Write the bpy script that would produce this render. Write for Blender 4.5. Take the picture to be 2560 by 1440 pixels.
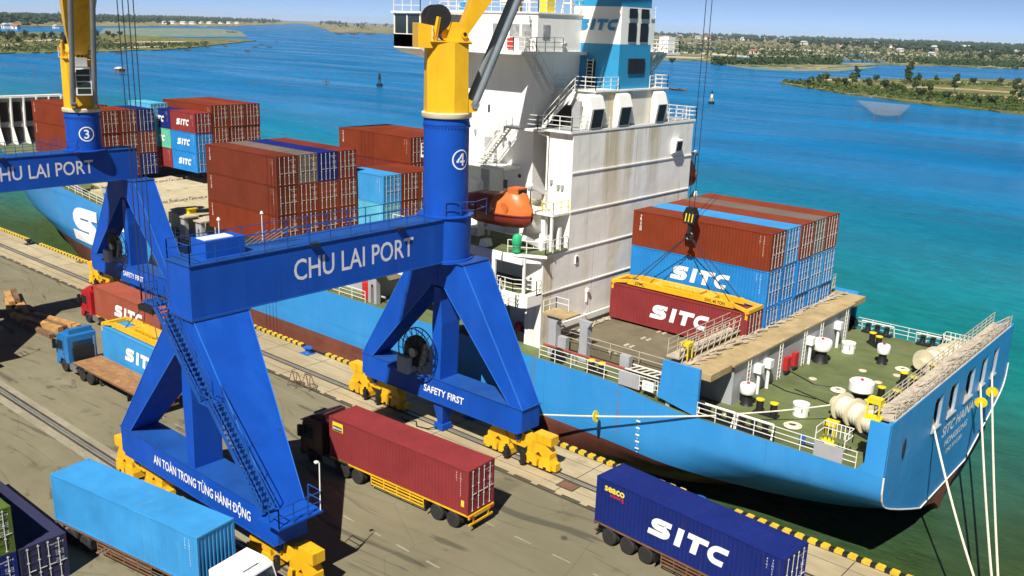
import bpy, math, random
from mathutils import Vector, Matrix
random.seed(7)
for o in list(bpy.data.objects): bpy.data.objects.remove(o)
SC = bpy.context.scene
COL = SC.collection
R = math.radians
# ------------------------------------------------------------------ camera
YAW, PITCH, ROLL, FPX = R(-40.30), R(15.66), R(1.86), 2331.4
CPOS = Vector((3.53, -50.38, 29.39))
fw = Vector((math.sin(YAW)*math.cos(PITCH), math.cos(YAW)*math.cos(PITCH), -math.sin(PITCH)))
rt = Vector((math.cos(YAW), -math.sin(YAW), 0)); up = rt.cross(fw)
r2 = math.cos(ROLL)*rt + math.sin(ROLL)*up; u2 = -math.sin(ROLL)*rt + math.cos(ROLL)*up
cd = bpy.data.cameras.new('camera'); cam = bpy.data.objects.new('camera', cd); COL.objects.link(cam)
M = Matrix.Identity(4)
for i in range(3): M[i][0], M[i][1], M[i][2], M[i][3] = r2[i], u2[i], -fw[i], CPOS[i]
cam.matrix_world = M
cd.sensor_width = 36; cd.lens = FPX/2560*36; cd.clip_start = .5; cd.clip_end = 30000
SC.camera = cam
def ray(x, y): return fw + r2*((x-1280)/FPX) - u2*((y-720)/FPX)
def atz(x, y, z):
    d = ray(x, y); t = (z-CPOS.z)/d.z; return CPOS + d*t
# ------------------------------------------------------------------ light
LDIR = Vector((-.38, 1, -1.3)).normalized()
w = bpy.data.worlds.new('World'); SC.world = w; w.use_nodes = True
nt = w.node_tree; nt.nodes.clear()
sk = nt.nodes.new('ShaderNodeTexSky'); sk.sky_type = 'NISHITA'; sk.sun_disc = False
sk.sun_elevation = math.asin(-LDIR.z); sk.sun_rotation = math.atan2(-LDIR.x, -LDIR.y)
sk.air_density = .22; sk.dust_density = 0; sk.ozone_density = 1.0; sk.altitude = 1000
bg = nt.nodes.new('ShaderNodeBackground'); bg.inputs[1].default_value = .078
wo = nt.nodes.new('ShaderNodeOutputWorld')
nt.links.new(sk.outputs[0], bg.inputs[0]); nt.links.new(bg.outputs[0], wo.inputs[0])
sl = bpy.data.lights.new('sun', 'SUN'); sl.energy = 5.0; sl.angle = R(.5); sl.color = (1, .95, .87)
so = bpy.data.objects.new('sun', sl); COL.objects.link(so)
so.rotation_euler = LDIR.to_track_quat('-Z', 'Y').to_euler()
so.location = (0, -60, 90)
vs = SC.view_settings; vs.view_transform = 'Standard'; vs.look = 'None'; vs.exposure = .55; vs.gamma = 1; vs.use_curve_mapping = False
SC.render.engine = 'CYCLES'; SC.cycles.max_bounces = 6; SC.cycles.diffuse_bounces = 3
# ------------------------------------------------------------------ helpers
ORG = {}
class MB:
    def __init__(s): s.v = []; s.f = []
    def add(s, vs, fs):
        o = len(s.v); s.v += [tuple(q) for q in vs]; s.f += [tuple(i+o for i in f) for f in fs]; return s
    def hexa(s, p):
        return s.add(p, [(3,2,1,0),(4,5,6,7),(0,1,5,4),(1,2,6,5),(2,3,7,6),(3,0,4,7)])
    def box(s, x0, x1, y0, y1, z0, z1):
        return s.hexa([(x0,y0,z0),(x1,y0,z0),(x1,y1,z0),(x0,y1,z0),(x0,y0,z1),(x1,y0,z1),(x1,y1,z1),(x0,y1,z1)])
    def cbox(s, c, sx, sy, sz):
        return s.box(c[0]-sx/2, c[0]+sx/2, c[1]-sy/2, c[1]+sy/2, c[2]-sz/2, c[2]+sz/2)
    def prism(s, poly, ax, a, b):
        n = len(poly)
        def m(q, t):
            return {'x': (t, q[0], q[1]), 'y': (q[0], t, q[1]), 'z': (q[0], q[1], t)}[ax]
        fa = a if callable(a) else (lambda q: a); fb = b if callable(b) else (lambda q: b)
        v = [m(q, fa(q)) for q in poly] + [m(q, fb(q)) for q in poly]
        f = [tuple(range(n))[::-1], tuple(range(n, 2*n))] + [(i, (i+1) % n, n+(i+1) % n, n+i) for i in range(n)]
        return s.add(v, f)
    def tube(s, p, q, r, n=6, q2=None, caps=True):
        p = Vector(p); q = Vector(q); d = q-p
        if d.length < 1e-6: return s
        d.normalize(); a = d.orthogonal().normalized(); b = d.cross(a); rb = r if q2 is None else q2
        v = []
        for c, rr in ((p, r), (q, rb)):
            for i in range(n):
                t = 2*math.pi*i/n; v.append(c + (a*math.cos(t) + b*math.sin(t))*rr)
        f = [(i, (i+1) % n, n+(i+1) % n, n+i) for i in range(n)]
        if caps: f += [tuple(range(n))[::-1], tuple(range(n, 2*n))]
        return s.add(v, f)
    def path(s, pts, r, n=5):
        for a, b in zip(pts, pts[1:]): s.tube(a, b, r, n)
        return s
    def lathe(s, c, prof, n=16, ax='z'):
        v = []
        for (r, h) in prof:
            for i in range(n):
                t = 2*math.pi*i/n; x, y = r*math.cos(t), r*math.sin(t)
                v.append({'z': (c[0]+x, c[1]+y, c[2]+h), 'x': (c[0]+h, c[1]+x, c[2]+y), 'y': (c[0]+x, c[1]+h, c[2]+y)}[ax])
        f = []
        for k in range(len(prof)-1):
            for i in range(n): f.append((k*n+i, k*n+(i+1) % n, (k+1)*n+(i+1) % n, (k+1)*n+i))
        f += [tuple(range(n))[::-1], tuple(range((len(prof)-1)*n, len(prof)*n))]
        return s.add(v, f)
    def beam(s, p, q, wd, ht):
        p = Vector(p); q = Vector(q); d = (q-p).normalized(); u = Vector((0, 0, 1))
        if abs(d.z) > .95: u = Vector((1, 0, 0))
        a = d.cross(u).normalized()*wd/2; b = a.cross(d).normalized()*ht/2
        return s.hexa([p-a-b, p+a-b, q+a-b, q-a-b, p-a+b, p+a+b, q+a+b, q-a+b])
    def rail(s, pts, h=1.0, r=.025, step=1.5, mids=2, n=4):
        pts = [Vector(q) for q in pts]; z = Vector((0, 0, 1))
        for a, b in zip(pts, pts[1:]):
            k = max(1, round((b-a).length/step))
            for i in range(k+1):
                q = a.lerp(b, i/k); s.tube(q, q+z*h, r*1.15, n)
            for m in range(mids+1):
                hh = h*(m+1)/(mids+1); s.tube(a+z*hh, b+z*hh, r, n)
        return s
    def mesh(s, name, org=(0, 0, 0)):
        me = bpy.data.meshes.new(name); o = Vector(org)
        me.from_pydata([tuple(Vector(q)-o) for q in s.v], [], s.f); me.update(); return me
    def build(s, name, mat, parent=None, smooth=False, loc=None):
        org = ORG.get(parent.name if parent else None, Vector((0, 0, 0))) if parent else Vector(loc or (0, 0, 0))
        me = s.mesh(name, org)
        if mat: me.materials.append(MAT[mat] if isinstance(mat, str) else mat)
        if smooth:
            for p in me.polygons: p.use_smooth = True
            try: me.set_sharp_from_angle(angle=R(40))
            except Exception: pass
        o = bpy.data.objects.new(name, me); COL.objects.link(o)
        if parent: o.parent = parent
        else: o.location = org
        ORG[o.name] = org.copy() if parent else org
        return o
def tag(o, label=None, cat=None, group=None, kind=None):
    for k, v in (('label', label), ('category', cat), ('group', group), ('kind', kind)):
        if v: o[k] = v
    return o
def thing(name, label, cat, loc=(0, 0, 0), group=None, rotz=0):
    o = bpy.data.objects.new(name, None); COL.objects.link(o); o.location = loc; o.rotation_euler = (0, 0, rotz)
    o.empty_display_size = .2
    ORG[o.name] = Vector(loc); return tag(o, label, cat, group)
def copy_tree(o, parent=None):
    c = o.copy(); COL.objects.link(c); c.parent = parent
    for ch in o.children: copy_tree(ch, c)
    return c
def child_from(me, name, parent, mat=None, loc=(0, 0, 0)):
    o = bpy.data.objects.new(name, me); COL.objects.link(o); o.parent = parent; o.location = loc
    if mat:
        if not me.materials: me.materials.append(None)
        o.material_slots[0].link = 'OBJECT'; o.material_slots[0].material = MAT[mat]
    return o
# ------------------------------------------------------------------ materials
MAT = {}
def nodes(name):
    m = bpy.data.materials.new(name); m.use_nodes = True; MAT[name] = m
    n = m.node_tree.nodes; l = m.node_tree.links
    return m, n, l, n['Principled BSDF']
def noise(n, l, vec, scale, detail=3, rough=.6, four=None):
    t = n.new('ShaderNodeTexNoise'); t.inputs['Scale'].default_value = scale; t.inputs['Detail'].default_value = detail
    t.inputs['Roughness'].default_value = rough
    if four: t.noise_dimensions = '4D'; l.new(four, t.inputs['W'])
    l.new(vec, t.inputs['Vector']); return t.outputs['Fac']
def ramp(n, l, fac, a, b, ca=0, cb=1):
    t = n.new('ShaderNodeMapRange'); t.inputs[1].default_value = a; t.inputs[2].default_value = b
    t.inputs[3].default_value = ca; t.inputs[4].default_value = cb; l.new(fac, t.inputs[0]); return t.outputs[0]
def mixc(n, l, fac, a, b):
    t = n.new('ShaderNodeMix'); t.data_type = 'RGBA'
    if isinstance(fac, (int, float)): t.inputs[0].default_value = fac
    else: l.new(fac, t.inputs[0])
    for i, c in ((6, a), (7, b)):
        if isinstance(c, tuple): t.inputs[i].default_value = c + (1,)
        else: l.new(c, t.inputs[i])
    return t.outputs[2]
def mapping(n, l, vec, sc):
    t = n.new('ShaderNodeMapping'); t.inputs['Scale'].default_value = sc; l.new(vec, t.inputs[0]); return t.outputs[0]
def paint(name, col, rough=.45, metal=0, var=.18, dirt=.25, dirtc=(.09, .05, .03), streak=True, scale=.7, bump=.02, spec=.4, coord='Object'):
    m, n, l, b = nodes(name)
    tc = n.new('ShaderNodeTexCoord'); oi = n.new('ShaderNodeObjectInfo')
    k = n.new('ShaderNodeMath'); k.operation = 'MULTIPLY'; k.inputs[1].default_value = 37; l.new(oi.outputs['Random'], k.inputs[0])
    W = k.outputs[0]; vec = tc.outputs[coord]
    f1 = ramp(n, l, noise(n, l, vec, scale, 4, .6, W), .3, .7)
    dark = tuple(c*(1-var) for c in col); lite = tuple(min(1, c*(1+var*.7)) for c in col)
    c = mixc(n, l, f1, dark, lite)
    if dirt:
        v2 = mapping(n, l, vec, (1, 1, .12) if streak else (1, 1, 1))
        f2 = ramp(n, l, noise(n, l, v2, scale*4.5, 5, .65, W), .56, .8, 0, dirt)
        c = mixc(n, l, f2, c, dirtc)
    l.new(c, b.inputs['Base Color'])
    rr = ramp(n, l, noise(n, l, vec, scale*3, 3, .5, W), .3, .7, rough*.8, min(1, rough*1.25)); l.new(rr, b.inputs['Roughness'])
    b.inputs['Metallic'].default_value = metal; b.inputs['Specular IOR Level'].default_value = spec
    if bump:
        bp = n.new('ShaderNodeBump'); bp.inputs['Strength'].default_value = .25; bp.inputs['Distance'].default_value = bump
        l.new(noise(n, l, vec, scale*2.5, 3, .5, W), bp.inputs['Height']); l.new(bp.outputs[0], b.inputs['Normal'])
    return m
paint('crane_blue', (.006, .072, .42), .5, var=.16, dirt=.25, dirtc=(.01, .03, .12), scale=.35, spec=.2)
paint('crane_edge_highlight', (.03, .17, .60), .4, dirt=.2)  # worn edge paint, made lighter to carry the edge highlights in its colour
paint('hull_seam', (.03, .19, .46), .5, dirt=.2)
paint('crane_rail_blue', (.01, .07, .30), .45, dirt=.2)
paint('crane_yellow', (.75, .42, .012), .4, var=.12, dirt=.4, dirtc=(.16, .09, .03), scale=.6)
paint('crane_beige', (.62, .55, .38), .5)
paint('hull_blue', (.032, .255, .60), .42, var=.10, dirt=.22, dirtc=(.05, .13, .25), scale=.22, bump=.05, spec=.3)
paint('boot_red', (.16, .05, .03), .65, var=.35, dirt=.55, dirtc=(.10, .055, .035), scale=.35, bump=.06)
paint('rudder_red', (.32, .05, .03), .6)
paint('ship_white', (.86, .85, .80), .45, var=.05, dirt=.22, dirtc=(.45, .36, .22), scale=.3)
paint('ship_stained', (.84, .82, .76), .5, var=.10, dirt=.6, dirtc=(.5, .38, .18), scale=.16)
paint('ship_grey', (.36, .37, .38), .5, var=.12, dirt=.35, dirtc=(.2, .13, .08), scale=.6)
paint('deck_green', (.115, .145, .052), .7, var=.35, dirt=.5, dirtc=(.15, .13, .07), streak=False, scale=.35, bump=.02)
paint('hatch_brown', (.15, .13, .08), .8, var=.3, dirt=.5, dirtc=(.26, .22, .15), streak=False, scale=.5)
paint('hatch_beige', (.48, .41, .26), .8, var=.25, dirt=.6, dirtc=(.2, .15, .08), streak=False, scale=.6)
paint('walk_tan', (.40, .30, .15), .8, var=.3, dirt=.6, dirtc=(.5, .45, .34), streak=False, scale=.8)
paint('rail_white', (.78, .76, .68), .5, var=.08, dirt=.3, scale=2)
paint('rail_rusty', (.48, .42, .33), .7, var=.3, dirt=.6, scale=2)
paint('rope_white', (.72, .67, .52), .9, var=.2, dirt=.2, scale=6)
paint('wire', (.05, .05, .06), .5, .5, dirt=0)
paint('black', (.015, .015, .017), .5, dirt=.2, dirtc=(.06, .05, .04), scale=1.5)
paint('dark_gap', (.02, .02, .022), .8, dirt=0)
paint('rubber', (.022, .021, .02), .85, var=.3, dirt=.5, dirtc=(.13, .11, .09), streak=False, scale=2)
paint('rim', (.20, .17, .14), .6, .3, var=.3, dirt=.6, streak=False, scale=3)
paint('steel', (.30, .31, .32), .4, .6, dirt=.3)
paint('cyl_grey', (.22, .25, .27), .35, .3, dirt=.15)
paint('chrome', (.75, .76, .78), .15, 1, var=.05, dirt=0)
paint('galv', (.62, .60, .56), .5, .1, var=.15, dirt=.5, scale=2)
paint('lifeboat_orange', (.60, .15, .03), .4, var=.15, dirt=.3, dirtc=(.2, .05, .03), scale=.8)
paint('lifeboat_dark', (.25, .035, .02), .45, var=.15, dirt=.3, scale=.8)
paint('yellow', (.75, .58, .02), .5, dirt=.3, scale=1.5)
paint('safety_yellow', (.62, .42, .03), .55, var=.25, dirt=.6, dirtc=(.12, .10, .06), scale=2)
paint('red', (.45, .02, .02), .5, dirt=.3, scale=1.5)
paint('pipe_red', (.30, .06, .04), .6, dirt=.4, scale=1.5)
paint('green', (.02, .40, .16), .7, dirt=.1, scale=4)
paint('funnel_blue', (.03, .27, .50), .45, var=.08, dirt=.15, scale=.4)
paint('letter_white', (.82, .82, .82), .55, var=.05, dirt=.12, dirtc=(.4, .36, .3), scale=1.2, bump=0)
paint('letter_grey', (.68, .69, .76), .5, var=.10, dirt=.2, dirtc=(.35, .35, .45), scale=2, bump=0)
paint('letter_yellow', (.80, .62, .04), .55, dirt=.1, bump=0)
paint('letter_blue', (.03, .25, .50), .5, dirt=.1, bump=0)
paint('letter_red', (.5, .03, .05), .5, dirt=0, bump=0)
paint('concrete_pale', (.55, .50, .38), .85, var=.2, dirt=.4, dirtc=(.3, .25, .17), streak=False, scale=1)
paint('bollard_blue', (.02, .12, .42), .5, dirt=.3)
paint('timber', (.46, .25, .085), .8, var=.4, dirt=.5, dirtc=(.12, .07, .03), scale=1.5)
paint('timber_dark', (.18, .10, .05), .85, var=.4, dirt=.5, scale=1.5)
paint('trailer_rust', (.17, .085, .045), .75, var=.35, dirt=.6, dirtc=(.30, .22, .15), streak=False, scale=.9)
paint('trailer_bed', (.30, .15, .06), .8, var=.35, dirt=.7, dirtc=(.42, .30, .18), streak=False, scale=.8)
paint('chassis', (.05, .045, .04), .7, dirt=.4, scale=1.5)
paint('cab_blue', (.02, .17, .44), .3, var=.1, dirt=.2, scale=1)
paint('cab_red', (.42, .015, .02), .3, var=.1, dirt=.2, scale=1)
paint('cab_maroon', (.075, .022, .028), .35, var=.1, dirt=.2, scale=1)
paint('cab_white', (.80, .80, .78), .3, var=.04, dirt=.12, dirtc=(.5, .46, .4), scale=1)
def dents(name, sc, dist, st=.5):
    m = MAT[name]; n = m.node_tree.nodes; l = m.node_tree.links; b = n['Principled BSDF']; tc = n.new('ShaderNodeTexCoord'); bp = n.new('ShaderNodeBump')
    bp.inputs['Strength'].default_value = st; bp.inputs['Distance'].default_value = dist; l.new(noise(n, l, tc.outputs['Object'], sc, 2, .5), bp.inputs['Height'])
    if b.inputs['Normal'].links: l.new(b.inputs['Normal'].links[0].from_socket, bp.inputs['Normal'])
    l.new(bp.outputs[0], b.inputs['Normal'])
def streaks(name, base, stain, lo, hi, amt, sc=(1, .55, .018), s=.9, s2=None):
    """overlay long vertical run marks on an existing paint"""
    m = MAT[name]; n = m.node_tree.nodes; l = m.node_tree.links; b = n['Principled BSDF']
    src = b.inputs['Base Color'].links[0].from_socket; tc = n.new('ShaderNodeTexCoord'); v = tc.outputs['Object']
    a = ramp(n, l, noise(n, l, mapping(n, l, v, sc), s, 4, .6), lo, hi)
    g = ramp(n, l, noise(n, l, v, .25, 4, .6), .3, .62)
    k = n.new('ShaderNodeMath'); k.operation = 'MULTIPLY'; l.new(a, k.inputs[0]); l.new(g, k.inputs[1])
    k2 = n.new('ShaderNodeMath'); k2.operation = 'MULTIPLY'; k2.inputs[1].default_value = amt; l.new(k.outputs[0], k2.inputs[0])
    l.new(mixc(n, l, k2.outputs[0], src, stain), b.inputs['Base Color'])
streaks('ship_stained', None, (.46, .33, .10), .50, .66, .85); streaks('ship_stained', None, (.30, .17, .07), .60, .68, .6, (1, 3, .05), 1.4)
paint('casing_stained', (.86, .84, .77), .5, var=.08, dirt=.5, dirtc=(.42, .30, .12), scale=.16); streaks('casing_stained', None, (.46, .33, .10), .52, .68, .5); streaks('casing_stained', None, (.30, .17, .07), .60, .68, .5, (1, 3, .05), 1.4)
def run_bands(name, bands, z0, z1, stain):
    m = MAT[name]; n = m.node_tree.nodes; l = m.node_tree.links; b = n['Principled BSDF']; src = b.inputs['Base Color'].links[0].from_socket
    tc = n.new('ShaderNodeTexCoord'); sx = n.new('ShaderNodeSeparateXYZ'); l.new(tc.outputs['Object'], sx.inputs[0])
    nz = noise(n, l, mapping(n, l, tc.outputs['Object'], (1, 1, .08)), 1.6, 5, .65); ad = n.new('ShaderNodeMath'); ad.operation = 'MULTIPLY_ADD'; ad.inputs[1].default_value = 1.6; l.new(nz, ad.inputs[0]); l.new(sx.outputs[1], ad.inputs[2])
    fz = ramp(n, l, sx.outputs[2], z0, z1); tx_ = ramp(n, l, nz, .3, .7, .35, 1); tot = None; c = src
    for y0, w_ in bands:
        d = n.new('ShaderNodeMath'); d.operation = 'SUBTRACT'; d.inputs[1].default_value = y0+.8; l.new(ad.outputs[0], d.inputs[0]); a = n.new('ShaderNodeMath'); a.operation = 'ABSOLUTE'; l.new(d.outputs[0], a.inputs[0])
        f = ramp(n, l, a.outputs[0], w_*.4, w_, .8, 0)
        for g in (fz, tx_): k = n.new('ShaderNodeMath'); k.operation = 'MULTIPLY'; l.new(f, k.inputs[0]); l.new(g, k.inputs[1]); f = k.outputs[0]
        c = mixc(n, l, f, c, stain)
    l.new(c, b.inputs['Base Color'])
run_bands('casing_stained', ((-3.6, 1.3), (-1.2, .8), (2.6, 1.1)), 15.5, 22.5, (.42, .31, .08))
streaks('ship_white', None, (.50, .36, .18), .60, .74, .5, (1.5, 1.5, .05), 1.2)
streaks('hull_blue', None, (.02, .12, .33), .55, .75, .55, (.05, .05, 1.3), 1.0); streaks('hull_blue', None, (.16, .12, .10), .64, .70, .6, (1.6, 1.6, .04), 1.2); streaks('hull_blue', None, (.10, .36, .70), .52, .8, .5, (.3, .3, .05), 1.0)
streaks('crane_blue', None, (.014, .115, .54), .48, .75, .5, (.8, .8, .05), .9); streaks('crane_blue', None, (.02, .025, .06), .62, .72, .55, (1.8, 1.8, .06), 1.3); streaks('crane_blue', None, (.16, .07, .03), .70, .74, .5, (2.2, 2.2, .12), 1.7)
streaks('crane_yellow', None, (.30, .15, .03), .56, .72, .55, (2, 2, .08), 1.2)
streaks('deck_green', None, (.24, .15, .08), .60, .72, .5, (.6, .6, 1), .8); streaks('deck_green', None, (.17, .19, .11), .5, .7, .6, (.25, 1.2, 1), .9)
streaks('boot_red', None, (.24, .13, .09), .5, .7, .6, (.08, .08, 1.5), 1.2)
streaks('trailer_bed', None, (.50, .38, .24), .6, .66, .7, (.6, 2, 1), 1.2)
CON = dict(c_brown=(.20, .036, .013), c_brown_b=(.165, .034, .016), c_brown_c=(.23, .046, .018), c_brown_d=(.19, .032, .020), c_maroon=(.24, .034, .036), c_red=(.33, .085, .05), c_sky=(.045, .28, .60), c_blue=(.02, .22, .58), c_navy=(.010, .022, .16), c_grey=(.17, .13, .11),
           c_green=(.09, .14, .03), c_mint=(.12, .48, .33), c_darknavy=(.035, .036, .085), c_cyan=(.10, .42, .60))
for k, c in CON.items(): paint(k, tuple(q*.94 for q in c), .6, var=.16, dirt=.34, dirtc=tuple(.6*q+.025 for q in c), scale=.5, spec=.14, bump=.03)
for k in CON: streaks(k, None, (.10, .045, .025), .63, .72, .55, (2.4, 2.4, .10), 1.2) if k not in ('c_sky',) else streaks(k, None, (.12, .30, .50), .55, .75, .5, (1.5, 1.5, .1), 1.0)
dents('hull_blue', .9, .06, .4); dents('ship_stained', .8, .08, .5); dents('casing_stained', .8, .08, .5); dents('crane_blue', .7, .05, .4)
# window glass: dark reflective
m, n, l, b = nodes('glass'); b.inputs['Base Color'].default_value = (.02, .03, .035, 1); b.inputs['Roughness'].default_value = .06
b.inputs['Specular IOR Level'].default_value = .8
paint('curtain', (.32, .33, .33), .6, var=.5, dirt=.5, dirtc=(.05, .05, .05), scale=3)
# ground: asphalt apron and paler concrete strip near the edge
def ground_mat(name, c1, c2, stain, s, tyre=False):
    m, n, l, b = nodes(name); tc = n.new('ShaderNodeTexCoord'); vec = tc.outputs['Object']
    big = ramp(n, l, noise(n, l, vec, .05*s, 5, .6), .35, .68)
    sm = ramp(n, l, noise(n, l, mapping(n, l, vec, (.25, 1, 1)), .9*s, 6, .7), .42, .72)
    c = mixc(n, l, big, c1, c2)
    f = n.new('ShaderNodeMath'); f.operation = 'MULTIPLY'; f.inputs[1].default_value = .6; l.new(sm, f.inputs[0])
    c = mixc(n, l, f.outputs[0], c, stain)
    sp = ramp(n, l, noise(n, l, vec, .35*s, 4, .55), .60, .70, 0, .4)
    c = mixc(n, l, sp, c, tuple(q*.45 for q in c1))
    if tyre:
        rub = (.045, .042, .036)
        for sc, lo in (((.012, .55, 1), .60), ((.03, .9, 1), .64)):
            wv = n.new('ShaderNodeVectorMath'); wv.operation = 'ADD'
            nz = n.new('ShaderNodeTexNoise'); nz.inputs['Scale'].default_value = .03; l.new(vec, nz.inputs['Vector'])
            sc_ = n.new('ShaderNodeVectorMath'); sc_.operation = 'SCALE'; sc_.inputs['Scale'].default_value = 14; l.new(nz.outputs['Color'], sc_.inputs[0])
            l.new(vec, wv.inputs[0]); l.new(sc_.outputs[0], wv.inputs[1])
            t = ramp(n, l, noise(n, l, mapping(n, l, wv.outputs[0], sc), 2.0, 3, .5), lo, lo+.08, 0, .6)
            c = mixc(n, l, t, c, rub)
        oil = ramp(n, l, noise(n, l, vec, .55, 2, .5), .70, .76, 0, .65); c = mixc(n, l, oil, c, (.03, .028, .024))
        pale = ramp(n, l, noise(n, l, mapping(n, l, vec, (.06, .5, 1)), .8, 4, .6), .60, .74, 0, .5); c = mixc(n, l, pale, c, (.26, .24, .19))
        vo = n.new('ShaderNodeTexVoronoi'); vo.feature = 'DISTANCE_TO_EDGE'; vo.inputs['Scale'].default_value = .11; l.new(wv.outputs[0], vo.inputs['Vector'])
        cr = ramp(n, l, vo.outputs['Distance'], 0, .005, .3, 0); c = mixc(n, l, cr, c, (.05, .046, .04))
    l.new(c, b.inputs['Base Color']); b.inputs['Roughness'].default_value = .9; b.inputs['Specular IOR Level'].default_value = .2
    bp = n.new('ShaderNodeBump'); bp.inputs['Strength'].default_value = .35; bp.inputs['Distance'].default_value = .03
    l.new(noise(n, l, vec, 6, 5, .7), bp.inputs['Height']); l.new(bp.outputs[0], b.inputs['Normal'])
ground_mat('asphalt', (.165, .147, .092), (.235, .211, .136), (.145, .129, .080), 1, True)
ground_mat('strip_concrete', (.34, .275, .165), (.46, .385, .245), (.24, .185, .105), 1.6)
ground_mat('worn_paint', (.33, .30, .22), (.24, .215, .15), (.17, .15, .10), 5)
ground_mat('rail_groove', (.05, .045, .035), (.09, .075, .05), (.03, .025, .02), 2)
ground_mat('quay_wall', (.16, .14, .10), (.24, .20, .14), (.07, .06, .045), 2)
# ------------------------------------------------------------------ lettering
def text_geo(s, bold=0.0):
    cu = bpy.data.curves.new('t', 'FONT'); cu.body = s; cu.size = 1; cu.offset = bold; cu.resolution_u = 3
    o = bpy.data.objects.new('t', cu); COL.objects.link(o)
    dg = bpy.context.evaluated_depsgraph_get(); me = bpy.data.meshes.new_from_object(o.evaluated_get(dg))
    v = [(q.co.x, q.co.y) for q in me.vertices]; f = [tuple(p.vertices) for p in me.polygons]
    bpy.data.objects.remove(o); bpy.data.curves.remove(cu); bpy.data.meshes.remove(me)
    x0 = min(q[0] for q in v); x1 = max(q[0] for q in v); y0 = min(q[1] for q in v); y1 = max(q[1] for q in v)
    return [(q[0]-x0, q[1]-y0) for q in v], f, x1-x0, y1-y0
TG = {}
def lay(mb, geo, org, xd, yd, width=None, height=None, shear=0, center=True):
    v, f, W, H = geo; org = Vector(org); xd = Vector(xd).normalized(); yd = Vector(yd).normalized()
    sx = (width/W) if width else height/H; sy = (height/H) if height else sx
    o = Vector(org) - (xd*(W*sx/2) + yd*(H*sy/2) if center else Vector((0, 0, 0)))
    mb.add([o + xd*(x*sx + shear*(y-H/2)*sy) + yd*(y*sy) for x, y in v], f); return mb
def text(mb, s, org, xd, yd, width=None, height=None, shear=0, bold=0, center=True):
    if (s, bold) not in TG: TG[(s, bold)] = text_geo(s, bold)
    return lay(mb, TG[(s, bold)], org, xd, yd, width, height, shear, center)
def stroke2d(pts, w):
    n = len(pts); L = []; Rr = []
    for i, p in enumerate(pts):
        p = Vector(p); d = Vector((0, 0))
        if i: d += (p-Vector(pts[i-1])).normalized()
        if i < n-1: d += (Vector(pts[i+1])-p).normalized()
        d.normalize(); nn = Vector((-d.y, d.x)); k = 1
        if 0 < i < n-1:
            e = (p-Vector(pts[i-1])).normalized(); k = 1/max(.4, nn.dot(Vector((-e.y, e.x))))
        L.append(tuple(p+nn*w/2*k)); Rr.append(tuple(p-nn*w/2*k))
    return L + Rr, [(i, i+1, n+i+1, n+i) for i in range(n-1)]
def arc(cx, cy, rx, ry, a0, a1, n=7): return [(cx+rx*math.cos(R(a0+(a1-a0)*i/n)), cy+ry*math.sin(R(a0+(a1-a0)*i/n))) for i in range(n+1)]
def logo_geo():
    t = .30; v = []; f = []
    def put(pts, dx, w=t):
        a, b = stroke2d(pts, w); o = len(v)
        v.extend([(x+dx, y) for x, y in a]); f.extend([tuple(i+o for i in q) for q in b])
    put([(1.22, .85)] + arc(.52, .675, .30, .175, 90, 270) + [(.82, .5)] + arc(.82, .325, .30, .175, 90, -90) + [(.0, .15)], 0)
    put([(0, 0), (0, 1)], 1.78, .36)
    put([(-.55, .85), (.62, .85)], 2.75); put([(0, 0), (0, .698)], 2.72, .36)
    put([(1.05, .85)] + arc(.55, .5, .38, .35, 90, 270, 10) + [(.95, .15)], 3.42)
    x0 = min(q[0] for q in v); x1 = max(q[0] for q in v)
    return [(q[0]-x0, q[1]) for q in v], f, x1-x0, 1.0
LOGO = logo_geo()
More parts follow.
